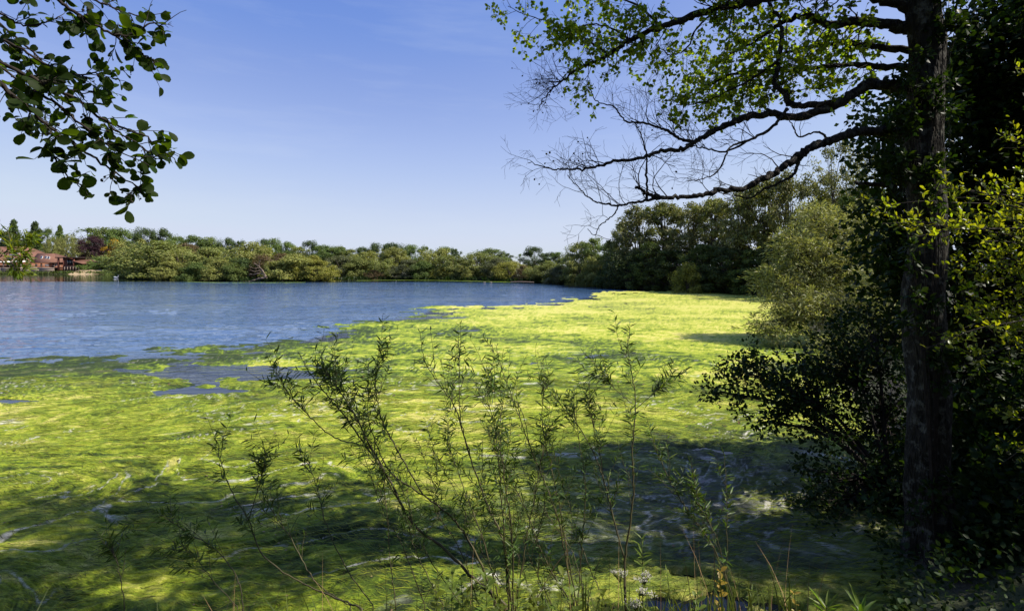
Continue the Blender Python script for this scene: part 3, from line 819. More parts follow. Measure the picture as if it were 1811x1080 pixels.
# tall dark wood on the nearer shore
row([(1104, 388, 74, 86, 'side2', SOLIVE), (1132, 362, 92, 83, 'side0', SSILVER), (1176, 357, 96, 80, 'side1', SOLIVE), (1222, 355, 104, 77, 'side0', SSILVER), (1268, 350, 92, 73, 'side1', SOLIVE), (1310, 338, 104, 69, 'side0', SSILVER),
     (1352, 322, 112, 66, 'side1', SOLIVE), (1398, 306, 100, 62, 'side0', SSILVER), (1444, 276, 88, 58, 'airy0', SSILVER), (1492, 254, 92, 54, 'airy1', SSILVER), (1536, 262, 80, 51, 'airy0', SSILVER), (1470, 330, 130, 57, 'side0', SOLIVE), (1540, 330, 120, 50, 'side1', SMID)],
    'tall_willow', 'tall tree', 'from the far end of the dark wood', 'tall trees of the dark wood')
row([(1112, 442, 72, 80, 'bush2', SDARK), (1150, 432, 84, 76, 'side2', SMID), (1196, 440, 86, 73, 'side2', SDARK), (1240, 432, 84, 69, 'side2', SMID), (1284, 436, 96, 66, 'side2', SDARK), (1330, 440, 96, 63, 'side2', SMID), (1372, 420, 96, 60, 'side2', SDARK), (1215, 462, 42, 66, 'bush2', SYG)],
    'bush', 'bush', 'from the far end under the tall dark wood', 'bushes under the tall dark wood', 'bush')

# bank trees that shade the water; unseen woodland behind camera added to block sky
SHADERS = [(15.2, 3.2, 7.0, 12.0, 'side0', 'tall bank tree shading the water beyond the ivy thicket'), (15.5, 0.0, 7.0, 11.0, 'side1', 'bank tree beside the path shading the thicket'),
           (-16, -4, 10, 13, 'side0', 'unseen woodland tree added by the path on the lodge side'), (-8, -9, 10, 14, 'side1', 'unseen woodland tree added behind the path, lodge side of the middle'), (0, -10, 10, 14, 'side0', 'unseen woodland tree added straight behind the path'),
           (7, -11, 10, 14, 'side1', 'unseen woodland tree added behind the path towards the thicket'), (-4, -15, 11, 16, 'side2', 'taller unseen woodland tree added further behind the path'), (-13, -14, 11, 15, 'side2', 'further unseen woodland tree added on the lodge side of the path'), (-24, -8, 10, 14, 'side1', 'outermost unseen woodland tree added on the lodge side')]
for x, y, w, h, pr, lab in SHADERS:
    place_tree('shading_bank_tree', pr, x, y, w, h, MID, lab, 'tree', 'bank trees beside the path')

# ------------------------------------------------------------------ lodge across the water
M['tile'] = simple_mat('roof_tile', (0.205, 0.105, 0.070), (0.14, 0.070, 0.050), 1.2, 0.85, 0.2, 0.4, (1, 1, 6))
M['brick'] = simple_mat('brick', (0.32, 0.145, 0.085), (0.22, 0.095, 0.060), 2.5, 0.85, 0.2)
M['timber'] = simple_mat('dark_timber', (0.055, 0.035, 0.028), (0.030, 0.020, 0.017), 2, 0.8, 0.2)
M['red_timber'] = simple_mat('red_timber', (0.20, 0.070, 0.045), (0.12, 0.045, 0.032), 2, 0.8, 0.2, 0, (1, 1, 8))
M['decking'] = simple_mat('decking', (0.33, 0.26, 0.21), (0.20, 0.155, 0.125), 1.5, 0.85, 0.2, 0, (0.2, 1, 8))
M['white'] = simple_mat('white_paint', (0.80, 0.78, 0.74), (0.70, 0.68, 0.64), 3, 0.6)
M['sand'] = simple_mat('sand', (0.46, 0.35, 0.21), (0.32, 0.24, 0.14), 0.8, 0.95, 0.1)
m, nt, out = new_mat('window_glass')
p = N(nt, 'ShaderNodeBsdfPrincipled', i_Roughness=0.05); p.inputs['Base Color'].default_value = (0.02, 0.03, 0.045, 1)
nt.links.new(p.outputs[0], out.inputs[0]); M['glass'] = m

BOXF = np.array([(0, 3, 2, 1), (4, 5, 6, 7), (0, 1, 5, 4), (1, 2, 6, 5), (2, 3, 7, 6), (3, 0, 4, 7)])
def box(name, x0, x1, y0, y1, z0, z1, mat, parent):
    v = [(x0, y0, z0), (x1, y0, z0), (x1, y1, z0), (x0, y1, z0), (x0, y0, z1), (x1, y0, z1), (x1, y1, z1), (x0, y1, z1)]
    return link(name, mesh_np(name, v, BOXF), mat, parent)
def slab(name, quad, th, mat, parent):
    """a thick plate on four corners"""
    q = np.array(quad, float)
    n = np.cross(q[1] - q[0], q[3] - q[0]); n /= np.linalg.norm(n)
    if n[2] < 0: n = -n
    return link(name, mesh_np(name, np.vstack([q - n * th, q]), BOXF), mat, parent)
def lerp4(quad, u, v):
    q = np.array(quad, float)
    return (q[0] * (1 - u) + q[1] * u) * (1 - v) + (q[3] * (1 - u) + q[2] * u) * v
def skylight(quad, u0, u1, v0, v1, roof):
    q = [lerp4(quad, u0, v0), lerp4(quad, u1, v0), lerp4(quad, u1, v1), lerp4(quad, u0, v1)]
    n = np.cross(q[1] - q[0], q[3] - q[0]); n /= np.linalg.norm(n)
    if n[2] < 0: n = -n
    o = slab('skylight', [p_ + n * 0.14 for p_ in q], 0.13, M['white'], None)
    c = sum(q) / 4
    g = slab('pane', [p_ * 0.84 + c * 0.16 + n * 0.17 for p_ in q], 0.02, M['glass'], None)
    return o, g
lodge = empty('lodge', (-225, 232, 1.0), 'long brick lodge with red tiled roofs and a white awning', 'building')
D0 = 224.0
def lw(px, py, d=D0): return W(px, py, d)
zt = lambda py: float(W(0, py, D0)[2])
xw = lambda px: float(W(px, 0, D0)[0])
wall = box('wall', -262, xw(96), 226.0, 240, 0.8, zt(463), M['brick'], lodge)
rq = [(-262, 224.2, zt(462)), (xw(56), 224.2, zt(462)), (xw(17), 233, zt(435)), (-262, 233, zt(435))]
roof = slab('roof', rq, 0.3, M['tile'], lodge)
hip = slab('roof', [(xw(56), 224.0, zt(462)), (xw(57), 242, zt(462)), (xw(17.5), 233.2, zt(435)), (xw(17), 233, zt(435))], 0.3, M['tile'], lodge)
rq2 = [(xw(50), 224.6, zt(463.5)), (xw(100), 224.6, zt(463.5)), (xw(72), 231, zt(447.5)), (xw(40), 231, zt(447.5))]
roof2 = slab('roof', rq2, 0.28, M['tile'], lodge)
slab('roof', [(xw(100), 224.4, zt(463.5)), (xw(100), 240, zt(463.5)), (xw(72.5), 231.3, zt(447.5)), (xw(72), 231, zt(447.5))], 0.28, M['tile'], lodge)
def gable():
    T = Tubes()
    a, b_, c = np.array([-246, 222.4, zt(462)]), np.array([-234, 222.4, zt(441)]), np.array([xw(18), 222.4, zt(462)])
    v = [a, c, b_, a + [0, 5, 0], c + [0, 5, 0], b_ + [0, 9, 0]]
    link('gable', mesh_np('gable', v, [np.array([(0, 1, 2)]), np.array([(0, 3, 4, 1)])]), M['timber'], lodge)
    slab('roof', [c + [0.6, -0.8, -0.2], c + [0.6, 9, -0.2], b_ + [0, 9, 0.25], b_ + [0, -0.8, 0.25]], 0.3, M['tile'], lodge)
    slab('roof', [a + [-0.6, -0.8, -0.2], a + [-0.6, 9, -0.2], b_ + [-0.02, 9, 0.24], b_ + [-0.02, -0.8, 0.24]], 0.3, M['tile'], lodge)
gable()
for q, r_, (u0, u1, v0, v1) in ((rq, roof, (0.70, 0.76, 0.12, 0.22)), (rq, roof, (0.79, 0.85, 0.12, 0.22)), (rq, roof, (0.80, 0.86, 0.34, 0.44)), (rq, roof, (0.90, 0.96, 0.10, 0.20)),
                                (rq, roof, (0.84, 0.90, 0.52, 0.60)), (rq2, roof2, (0.50, 0.60, 0.40, 0.66)), (rq2, roof2, (0.62, 0.72, 0.36, 0.62)), (rq2, roof2, (0.30, 0.40, 0.40, 0.66))):
    o, g = skylight(q, u0, u1, v0, v1, r_)
    o.parent = r_; g.parent = o
    for x_ in (o, g): x_.location = (0, 0, 0)
    # the roof sits at the lodge's offset, so the children keep world coordinates
slab('awning', [(-262, 219.6, zt(463.4)), (xw(54), 219.6, zt(463.4)), (xw(54), 224, zt(461.2)), (-262, 224, zt(461.2))], 0.12, M['white'], lodge)
for px in (-12, 6, 22, 40, 53):
    x = xw(px)
    box('post', x - 0.2, x + 0.2, 219.9, 220.3, zt(476), zt(464.2), M['decking'], lodge)
for px, w_, t_, b_ in ((8, 8, 465, 472), (18, 6, 465, 472), (28, 7, 465.5, 471.5), (45, 6, 466, 472), (57, 4, 466.5, 471), (66, 3, 466, 471.5), (76, 7, 466.5, 471), (87, 2.2, 465.5, 472), (92, 4, 467, 470.5)):
    f_ = box('window', xw(px - w_ / 2), xw(px + w_ / 2), 225.85, 225.99, zt(b_), zt(t_), M['white'] if px in (76, 57, 92) else M['timber'], lodge)
    box('pane', xw(px - w_ / 2 + 0.5), xw(px + w_ / 2 - 0.5), 225.80, 225.849, zt(b_ - 0.5), zt(t_ + 0.5), M['white'] if px == 76 else M['glass'], None).parent = f_
box('fascia', -262, xw(100), 224.65, 224.9, zt(465.2), zt(464.0), M['timber'], lodge)

terrace = empty('terrace', (-215, 220, 0.4), 'long timber-faced terrace wall running along the water below the lodge', 'terrace')
for j in range(3):
    x0 = -262.0
    i = 0
    while x0 < -198:
        ln = (4.1, 6.3, 5.2, 7.0)[(i + j * 2) % 4]
        box('board', x0 + 0.02, x0 + ln - 0.02, 216.9, 217.2, 0.5 + j * 0.75, 0.5 + j * 0.75 + 0.70, M['decking'], terrace)
        x0 += ln; i += 1
box('deck', -262, xw(110), 217.2, 226, 2.45, 2.75, M['decking'], terrace)
for i in range(27):
    x0 = -262 + i * 2.7
    box('rail_post', x0 - 0.06, x0 + 0.06, 217.3, 217.42, 2.75, 3.75, M['decking'], terrace)
box('rail', -262, xw(108), 217.28, 217.44, 3.75, 3.87, M['decking'], terrace)

shed = empty('boathouse', (-190, 220, 0.8), 'dark timber boathouse with a flat roof and a lean-to beside the lodge', 'building')
sx = lambda px: float(W(px, 0, 220)[0])
sz = lambda py: float(W(0, py, 220)[2])
box('wall', sx(106), sx(134), 222, 228, 0.8, sz(456.4), M['red_timber'], shed)
box('roof', sx(102), sx(137), 218.6, 229, sz(456.2), sz(454.6), M['timber'], shed)
o = box('window', sx(112), sx(131), 221.8, 221.98, sz(468), sz(459), M['timber'], shed)
for k in range(4):
    a_ = 112.6 + k * 4.6
    box('pane', sx(a_), sx(a_ + 4.1), 221.72, 221.79, sz(467.4), sz(459.6), M['glass'], None).parent = o
for px in (106.5, 116, 133.5):
    box('post', sx(px) - 0.25, sx(px) + 0.25, 218.9, 219.4, 0.8, sz(456.4), M['red_timber'], shed)
slab('roof', [(sx(132), 218.4, sz(461)), (sx(152), 218.4, sz(466)), (sx(150), 228, sz(464.5)), (sx(136), 228, sz(457.2))], 0.25, M['tile'], shed)
box('wall', sx(137), sx(146), 222.5, 227.5, 0.8, sz(464.6), M['red_timber'], shed)
for px in (121, 126, 131, 136, 141, 146):
    box('rail_post', sx(px) - 0.1, sx(px) + 0.1, 218.0, 218.2, 0.8, sz(471), M['decking'], shed)
box('rail', sx(120), sx(147), 217.9, 217.99, sz(471.6), sz(471), M['decking'], shed)

# sandy bank beside the boathouse
bx_ = np.linspace(sx(142), sx(201), 40); by_ = np.linspace(209, 222, 16)
BX, BY = np.meshgrid(bx_, by_)
fall = sstep(0, 0.18, (BX - bx_[0]) / (bx_[-1] - bx_[0])) * sstep(1, 0.8, (BX - bx_[0]) / (bx_[-1] - bx_[0]))
BZ = -0.4 + fall * 2.1 * sstep(209, 217, BY) + 0.25 * fbm(BX * 0.5, BY * 0.5, 3) * fall
me = mesh_np('sandy_bank', np.stack([BX, BY, BZ], -1).reshape(-1, 3), grid_faces(*BX.shape), True)
tag(link('sandy_bank', me, M['sand']), 'bare sandy bank beside the boathouse', 'bank', kind='structure')

# reeds and grass fringe at the lodge shore
rng = np.random.default_rng(21)
n = 2600
gx_ = rng.uniform(-262, -150, n); gy_ = np.interp(gx_, [-340, -166, -146], [218.8, 213.2, 196]) + rng.normal(0, 0.7, n)
pos = np.stack([gx_, gy_, np.zeros(n)], -1)
o = link('grass_fringe', leaf_mesh('grass_fringe', 'sliver', pos, rng.normal(0, 0.35, (n, 3)) + [0, 0, 1], rand_dirs(rng, n) + [0, -0.5, 0.2], rng.uniform(0.8, 1.9, n)), M['grass'])
tag(o, 'green fringe of waterside grass below the terrace', 'grass', kind='stuff')

n = 5200
pl = LAKE[14:29]
sl = np.concatenate([[0], np.cumsum(np.hypot(*np.diff(pl, axis=0).T))])
q_ = rng.uniform(0, sl[-1], n)
fx, fy = np.interp(q_, sl, pl[:, 0]) + rng.normal(0, 0.8, n), np.interp(q_, sl, pl[:, 1]) + rng.normal(0, 0.8, n)
pos = np.stack([fx, fy, np.full(n, -0.05)], -1)
o = link('shore_fringe', leaf_mesh('shore_fringe', 'sliver', pos, rng.normal(0, 0.5, (n, 3)) * [1, 1, 0] + [0, 0, 1], rand_dirs(rng, n) + [0, -0.5, 0.2], rng.uniform(0.5, 1.5, n)), M['dark_leaf'])
tag(o, 'dark fringe of grass and sedge along the far shoreline', 'grass', kind='stuff')
# swan and two ducks
def bird(name, x, y, length, heading, cbody, cbeak, neck, label, cat):
    root = empty(name, (x, y, 0), label, cat)
    root.rotation_euler.z = heading
    nu, nv = 14, 10
    u = np.linspace(0, 1, nu); a = np.arange(nv) / nv * 2 * math.pi
    wv = np.sin(np.pi * np.clip(u, 0.02, 0.98)) ** 0.7
    cz = 0.10 + 0.12 * u ** 3
    v = np.stack([np.repeat((u - 0.5)[:, None], nv, 1), 0.21 * wv[:, None] * np.cos(a)[None], cz[:, None] + 0.17 * wv[:, None] * np.sin(a)[None]], -1) * length
    i = np.arange(nu - 1)[:, None] * nv; j = np.arange(nv)[None]; k = (j + 1) % nv
    q = np.stack([i + j, i + k, i + nv + k, i + nv + j], -1).reshape(-1, 4)
    T = Tubes()
    nk = catmull([(-0.36, 0, 0.14), (-0.50, 0, 0.26), (-0.45, 0, 0.26 + 0.22 * neck), (-0.47, 0, 0.26 + 0.38 * neck), (-0.56, 0, 0.27 + 0.38 * neck)], 5) * length
    T.add(nk, np.array(list(np.linspace(0.075, 0.04, len(nk) - 5)) + [0.05, 0.058, 0.058, 0.05, 0.03]) * length, 8)
    vv = np.vstack([v.reshape(-1, 3)] + T.v); ff = np.vstack([q] + [f_ + nu * nv for f_ in T.f])
    link('body', mesh_np('body', vv, ff, True), cbody, root, True)
    T = Tubes(); T.add([nk[-1], nk[-1] + np.array([-0.10, 0, -0.03]) * length], [0.028 * length, 0.008 * length], 6)
    link('beak', T.mesh('beak'), cbeak, root, True)
M['swan'] = simple_mat('white_feather', (0.80, 0.80, 0.78), (0.70, 0.70, 0.68), 8, 0.7)
M['beak'] = simple_mat('orange_beak', (0.55, 0.18, 0.03), None, 8, 0.5)
M['duck'] = simple_mat('buff_feather', (0.26, 0.22, 0.18), (0.15, 0.12, 0.10), 8, 0.7)
d = shore_depth(491.5); bird('swan', (205 - CX) / FOC * d, d, 1.5, R(175), M['swan'], M['beak'], 0.75, 'white swan swimming off the sandy bank', 'swan')
d = shore_depth(499.5); bird('duck', (857 - CX) / FOC * d, d, 0.55, R(20), M['duck'], M['beak'], 0.4, 'pale duck nearer the wooded point of the pair off the far shore', 'duck')
d = shore_depth(499.5); bird('duck', (868 - CX) / FOC * d, d, 0.55, R(200), M['duck'], M['beak'], 0.4, 'pale duck nearer the tall dark wood of the pair off the far shore', 'duck')

# fallen bare tree at the foot of the point
d = 113.5
ft = empty('fallen_tree', W(466, 497, d) * [1, 1, 0], 'fallen bare tree with bleached limbs in the water at the point', 'tree')
rng = np.random.default_rng(4)
for pl, r0 in (([(472, 490), (458, 493), (440, 497.5)], 0.28), ([(470, 491), (462, 483), (450, 485), (440, 486)], 0.16), ([(470, 491), (466, 480), (456, 470), (448, 464)], 0.15), ([(466, 480), (460, 478), (452, 480), (444, 478)], 0.10), ([(471, 489), (462, 478), (458, 466), (462, 458)], 0.12), ([(460, 474), (448, 474), (440, 470)], 0.07)):
    T = Tubes(); c = traced(pl, d, d - 1.5 + rng.uniform(-1, 1), 5, 0.06, rng)
    T.add(c, np.linspace(r0, r0 * 0.3, len(c)), 6)
    link('limb', T.mesh('limb'), M['bleached'], ft)
# weathered log on the far shore
d = shore_depth(500.5)
lg = W(922, 500, d); T = Tubes(); c = catmull([lg + [-2.2, 0.4, 0.12], lg + [0, 0, 0.2], lg + [2.6, -0.3, 0.1]], 5); T.add(c, [0.11] * len(c), 7)
tag(link('log', T.mesh('log'), M['bleached']), 'pale driftwood log lying at the far shore beyond the ducks', 'log')

# ------------------------------------------------------------------ growth helper
def grow(rng, start, d, length, r, level, out, tips, wig=0.25, lift=0.0, split=3, shrink=0.55, seg=0.05, spread=0.9):
    n = max(4, int(length / seg))
    p = np.array(start, float); d = np.array(d, float) / np.linalg.norm(d)
    pts = [p.copy()]
    for i in range(n):
        d = d + rng.normal(0, wig, 3) * math.sqrt(seg * 4) + np.array([0, 0, lift * seg])
        d /= np.linalg.norm(d)
        p = p + d * (length / n)
        pts.append(p.copy())
    pts = np.array(pts)
    out.append((pts, np.linspace(r, max(r * 0.35, 0.0012), len(pts))))
    if level == 0:
        tips.append(pts)
        return
    for k in range(split):
        j = int(rng.uniform(0.25, 0.97) * (len(pts) - 1))
        t = pts[min(j + 1, len(pts) - 1)] - pts[max(j - 1, 0)]
        t /= np.linalg.norm(t) + 1e-9
        side = np.cross(t, rng.normal(size=3)); side /= np.linalg.norm(side) + 1e-9
        grow(rng, pts[j], t * 0.75 + side * spread, length * shrink * rng.uniform(0.7, 1.25), max(r * 0.6 * (1 - 0.5 * j / len(pts)), 0.0013), level - 1, out, tips, wig, lift, split, shrink, seg, spread)

def leaves_on(rng, tips, per, size, from_=0.15, out=0.8, droop=0.2, flat=0.6):
    P, Dd, Nn, S = [], [], [], []
    for pts in tips:
        m = len(pts)
        k = max(1, int(per * rng.uniform(0.6, 1.4)))
        u = np.sort(rng.uniform(from_, 1.0, k)) * (m - 1)
        u[-1] = m - 1
        i = np.minimum(u.astype(int), m - 2)
        pos = pts[i] + (pts[i + 1] - pts[i]) * (u - i)[:, None]
        t = pts[i + 1] - pts[i]
        t /= np.linalg.norm(t, axis=1)[:, None] + 1e-9
        s = np.cross(t, rng.normal(size=(k, 3))); s /= np.linalg.norm(s, axis=1)[:, None] + 1e-9
        P.append(pos); Dd.append(t * 0.6 + s * out + np.array([0, 0, -droop]))
        Nn.append(np.array([0, 0, flat]) + rng.normal(0, 0.5, (k, 3)))
        S.append(size * rng.uniform(0.6, 1.25, k))
    return np.concatenate(P), np.concatenate(Dd), np.concatenate(Nn), np.concatenate(S)

def tube_obj(name, polys, mat, parent, sides=5):
    T = Tubes()
    for pts, rr in polys: T.add(pts, rr, sides)
    return link(name, T.mesh(name), mat, parent)

# ------------------------------------------------------------------ big bank tree
rng = np.random.default_rng(31)
TD = 6.0
tb = W(1652, 0, TD); tb[2] = 0.0
tree = empty('bank_alder', (tb[0], tb[1], 0.0), 'big bark-textured bank tree with bare and leafy limbs reaching over the lake', 'tree')
def trunk_mesh():
    prof = [(1655, 1150, 0.40), (1652, 1080, 0.33), (1652, 960, 0.30), (1641, 840, 0.268), (1645, 700, 0.25), (1633, 540, 0.25), (1641, 400, 0.225), (1630, 250, 0.245), (1638, 100, 0.205), (1630, 0, 0.21), (1640, -150, 0.19), (1625, -320, 0.16), (1640, -520, 0.11), (1630, -700, 0.05)]
    c = catmull([W(a, b_, TD) for a, b_, r_ in prof], 9)
    rr = np.interp(np.linspace(0, len(prof) - 1, len(c)), range(len(prof)), [p_[2] for p_ in prof])
    ns = 40
    a = np.arange(ns) / ns * 2 * math.pi
    zz = c[:, 2][:, None]
    flute = 1 + 0.10 * fbm(np.cos(a)[None] * 1.3 + 11 + 0 * zz, np.sin(a)[None] * 1.3 + zz * 2.2, 3) + 0.05 * np.sin(3 * a[None] + 0.6 * zz) + 0.035 * np.sin(7 * a[None] - 0.9 * zz) + 0.05 * fbm(np.cos(a)[None] * 2 + 5 + 0 * zz, np.sin(a)[None] * 2 + zz * 0.9, 4)
    flare = 1 + 0.35 * np.exp(-np.clip(zz - 0.1, 0, 9) / 0.35) * (0.5 + 0.5 * np.sin(5 * a[None]))
    r2 = 0.80 * rr[:, None] * flute * flare
    v = np.stack([c[:, 0][:, None] + r2 * np.cos(a), c[:, 1][:, None] + r2 * np.sin(a), np.repeat(zz, ns, 1)], -1)
    i = np.arange(len(c) - 1)[:, None] * ns; j = np.arange(ns)[None]; k = (j + 1) % ns
    return mesh_np('trunk', v.reshape(-1, 3), np.stack([i + j, i + k, i + ns + k, i + ns + j], -1).reshape(-1, 4), True)
link('trunk', trunk_mesh(), M['bark'], tree)
# limbs: (points, depth at start, depth at end, radius at start and end, leafy from..to, bare twigs from..to)
LIMBS = [
    ([(1625, 20), (1560, -6), (1480, -20), (1400, -10), (1321, 4), (1270, 15), (1216, 31), (1170, 48), (1115, 71), (1077, 97), (1035, 117), (1002, 136), (977, 157), (953, 189)], 6.0, 7.2, 0.085, 0.006, (0.10, 0.86), (0.86, 1.0), 40),
    ([(1630, 60), (1589, 46), (1526, 40), (1467, 42), (1425, 28), (1381, 42), (1340, 70), (1290, 96)], 6.0, 6.9, 0.085, 0.012, (0.25, 1.0), None, 26),
    ([(1630, 165), (1593, 155), (1545, 150), (1522, 158), (1484, 183), (1409, 208), (1363, 201), (1325, 206), (1291, 218), (1258, 235), (1228, 252), (1203, 264), (1165, 269), (1132, 279), (1073, 290), (1039, 298), (1002, 300), (970, 298), (932, 287)], 6.0, 6.3, 0.075, 0.005, None, (0.30, 1.0), 34),
    ([(1490, 182), (1440, 186), (1400, 185), (1388, 164), (1369, 147), (1379, 105), (1381, 42), (1363, 10), (1350, -40)], 6.05, 6.3, 0.045, 0.018, (0.3, 1.0), None, 22),
    ([(1228, 252), (1199, 243), (1174, 229), (1140, 218), (1107, 214), (1086, 189), (1056, 180), (1042, 155)], 6.2, 6.6, 0.022, 0.005, None, (0.1, 1.0), 18),
    ([(1392, 193), (1363, 227), (1325, 248), (1283, 268), (1245, 262), (1222, 256)], 6.05, 5.8, 0.022, 0.006, None, (0.2, 1.0), 10),
    ([(1325, 248), (1290, 262), (1272, 300), (1245, 316), (1215, 320)], 5.95, 5.6, 0.014, 0.004, None, (0.1, 1.0), 10),
    ([(1630, 236), (1568, 235), (1535, 231), (1501, 237), (1463, 250), (1425, 266), (1396, 287), (1371, 306), (1342, 321), (1308, 336), (1270, 336), (1241, 346), (1207, 348), (1174, 348), (1149, 342), (1123, 331)], 6.0, 5.5, 0.062, 0.016, None, (0.3, 1.0), 22),
    ([(1174, 348), (1140, 355), (1115, 359), (1094, 363), (1060, 359), (1039, 348), (1023, 331), (1002, 310)], 5.57, 5.4, 0.018, 0.004, None, (0.1, 1.0), 14),
    ([(1094, 363), (1085, 380), (1060, 400), (1052, 416), (1039, 405)], 5.5, 5.4, 0.009, 0.003, None, (0.3, 1.0), 3),
    ([(1425, 268), (1413, 285), (1405, 306), (1388, 319), (1354, 333), (1325, 350), (1300, 345)], 5.85, 6.0, 0.028, 0.006, None, (0.3, 1.0), 6),
    ([(1144, 352), (1143, 310), (1142, 268), (1132, 235), (1118, 214)], 5.56, 5.7, 0.015, 0.005, None, (0.2, 1.0), 12),
    ([(1463, 246), (1446, 233), (1413, 241), (1400, 220), (1392, 205)], 5.9, 5.7, 0.016, 0.004, None, (0.3, 1.0), 4),
    ([(1632, 120), (1570, 118), (1500, 115), (1400, 125), (1300, 130), (1235, 165), (1205, 185)], 6.1, 7.4, 0.05, 0.006, (0.2, 1.0), None, 34),
    ([(1632, 90), (1560, 84), (1500, 76), (1420, 85), (1340, 112), (1280, 140), (1240, 150)], 6.1, 7.9, 0.05, 0.006, (0.2, 1.0), None, 34),
    ([(1379, 105), (1330, 140), (1290, 160), (1240, 182), (1195, 186)], 6.2, 6.6, 0.02, 0.005, (0.2, 1.0), None, 14),
    ([(1270, 15), (1232, 50), (1215, 85), (1185, 98), (1172, 88)], 7.0, 7.2, 0.018, 0.004, (0.2, 0.9), (0.6, 1.0), 10),
    ([(1077, 97), (1030, 65), (990, 45), (940, 30), (898, 12)], 7.05, 7.4, 0.018, 0.004, (0.1, 1.0), None, 16),
    ([(1170, 48), (1130, 12), (1080, -8), (1020, -20)], 7.0, 7.6, 0.022, 0.006, (0.1, 1.0), None, 12),
    ([(1115, 71), (1080, 50), (1040, 44), (1000, 62), (968, 72)], 7.1, 7.0, 0.014, 0.004, (0.1, 1.0), None, 10),
    ([(1640, 300), (1590, 325), (1530, 325), (1512, 323)], 6.0, 6.3, 0.035, 0.02, None, None, 0),
    ([(1640, -60), (1540, -130), (1400, -170), (1260, -160), (1130, -110), (1010, -60)], 6.0, 8.2, 0.09, 0.01, (0.2, 1.0), None, 40),
    ([(1640, -180), (1500, -290), (1330, -330), (1160, -300), (1000, -230)], 6.0, 7.2, 0.08, 0.01, (0.25, 1.0), None, 40),
    ([(1640, -40), (1740, -120), (1850, -160)], 6.0, 6.8, 0.08, 0.02, (0.3, 1.0), None, 16),
    ([(1635, -330), (1480, -480), (1320, -560), (1180, -560)], 6.0, 6.6, 0.06, 0.01, (0.2, 1.0), None, 30),
    ([(1635, -330), (1720, -480), (1800, -560)], 6.0, 7.2, 0.06, 0.01, (0.2, 1.0), None, 20),
]
leafy_tips, cone_pos = [], []
for pts, d0, d1, r0, r1, leafy, bare, cnt in LIMBS:
    c = traced(pts, d0, d1, 8)
    n = len(c)
    knob = r0 * 0.10
    c[2:] += rng.normal(0, min(0.012, knob + 0.003), (n - 2, 3))
    rr = (r0 + (r1 - r0) * np.linspace(0, 1, n) ** 0.75) * (1 + rng.normal(0, 0.09, n))
    br = tube_obj('limb', [(c, rr)], M['branch_bark'], tree, 9)
    polys = []
    above = pts[-1][1] < -50
    for sel, isleaf in ((leafy, True), (bare, False)):
        if not sel: continue
        for k in range(cnt):
            u = rng.uniform(*sel) * (n - 1)
            i = min(int(u), n - 2)
            t = c[i + 1] - c[i]; t /= np.linalg.norm(t)
            side = np.cross(t, rng.normal(size=3)); side /= np.linalg.norm(side)
            if isleaf:
                side[2] += 0.15
                grow(rng, c[i], t * 0.6 + side, rng.uniform(0.24, 0.56) * (1.8 if above else 1), max(0.004, rr[i] * 0.25), 2, polys, leafy_tips, 0.3, -0.3, 3, 0.6, 0.07)
            elif k < cnt * 0.75:
                side[2] = abs(side[2]) * 0.9 + rng.uniform(-0.3, 0.5)
                tp = []
                grow(rng, c[i], t * 0.9 + side, rng.uniform(0.2, 0.62), max(0.0032, min(0.007, rr[i] * 0.4)), 2, polys, tp, 0.42, 0.5, 3, 0.55, 0.035, 0.8)
                if rng.uniform() < 0.5: cone_pos += [q[-1] for q in tp[:2]]
    if polys:
        o = tube_obj('twig_spray', polys, M['twig'], None, 4)
        o.parent = br; o['kind'] = 'stuff'
pos, dd, nn, sz_ = leaves_on(rng, leafy_tips, 6.0, 0.057, 0.2, 0.9, 0.25, 0.7)
leaf_objects(tree, 'round', M['tree_leaf'], pos, dd, nn, sz_ * 1.0, 300)
def cone_mesh(seed=0):
    nu, nv = 7, 8
    u = np.linspace(0, 1, nu); a = np.arange(nv) / nv * 2 * math.pi
    r_ = 0.38 * np.sin(np.pi * np.clip(u, 0.04, 0.97)) ** 0.6
    v = np.stack([r_[:, None] * np.cos(a + 0.0)[None] * (1 + 0.18 * ((np.arange(nu)[:, None] + np.arange(nv)[None]) % 2)), r_[:, None] * np.sin(a)[None], np.repeat(-u[:, None], nv, 1)], -1)
    i = np.arange(nu - 1)[:, None] * nv; j = np.arange(nv)[None]; k = (j + 1) % nv
    me = mesh_np('cone', v.reshape(-1, 3), np.stack([i + j, i + k, i + nv + k, i + nv + j], -1).reshape(-1, 4), True)
    me.materials.append(M['cone'])
    return me
CONE = cone_mesh()
def cones(parent, P, size):
    for q in P:
        o = bpy.data.objects.new('cone', CONE)
        o.parent = parent
        o.location = [float(v) for v in (np.array(q) - np.array(parent.location))]
        s_ = size * rng.uniform(0.7, 1.2)
        o.scale = (s_, s_, s_)
        o.rotation_euler = (rng.uniform(-0.9, 0.9), rng.uniform(-0.9, 0.9), rng.uniform(0, 6))
        col.objects.link(o)
cones(tree, cone_pos[:60], 0.026)

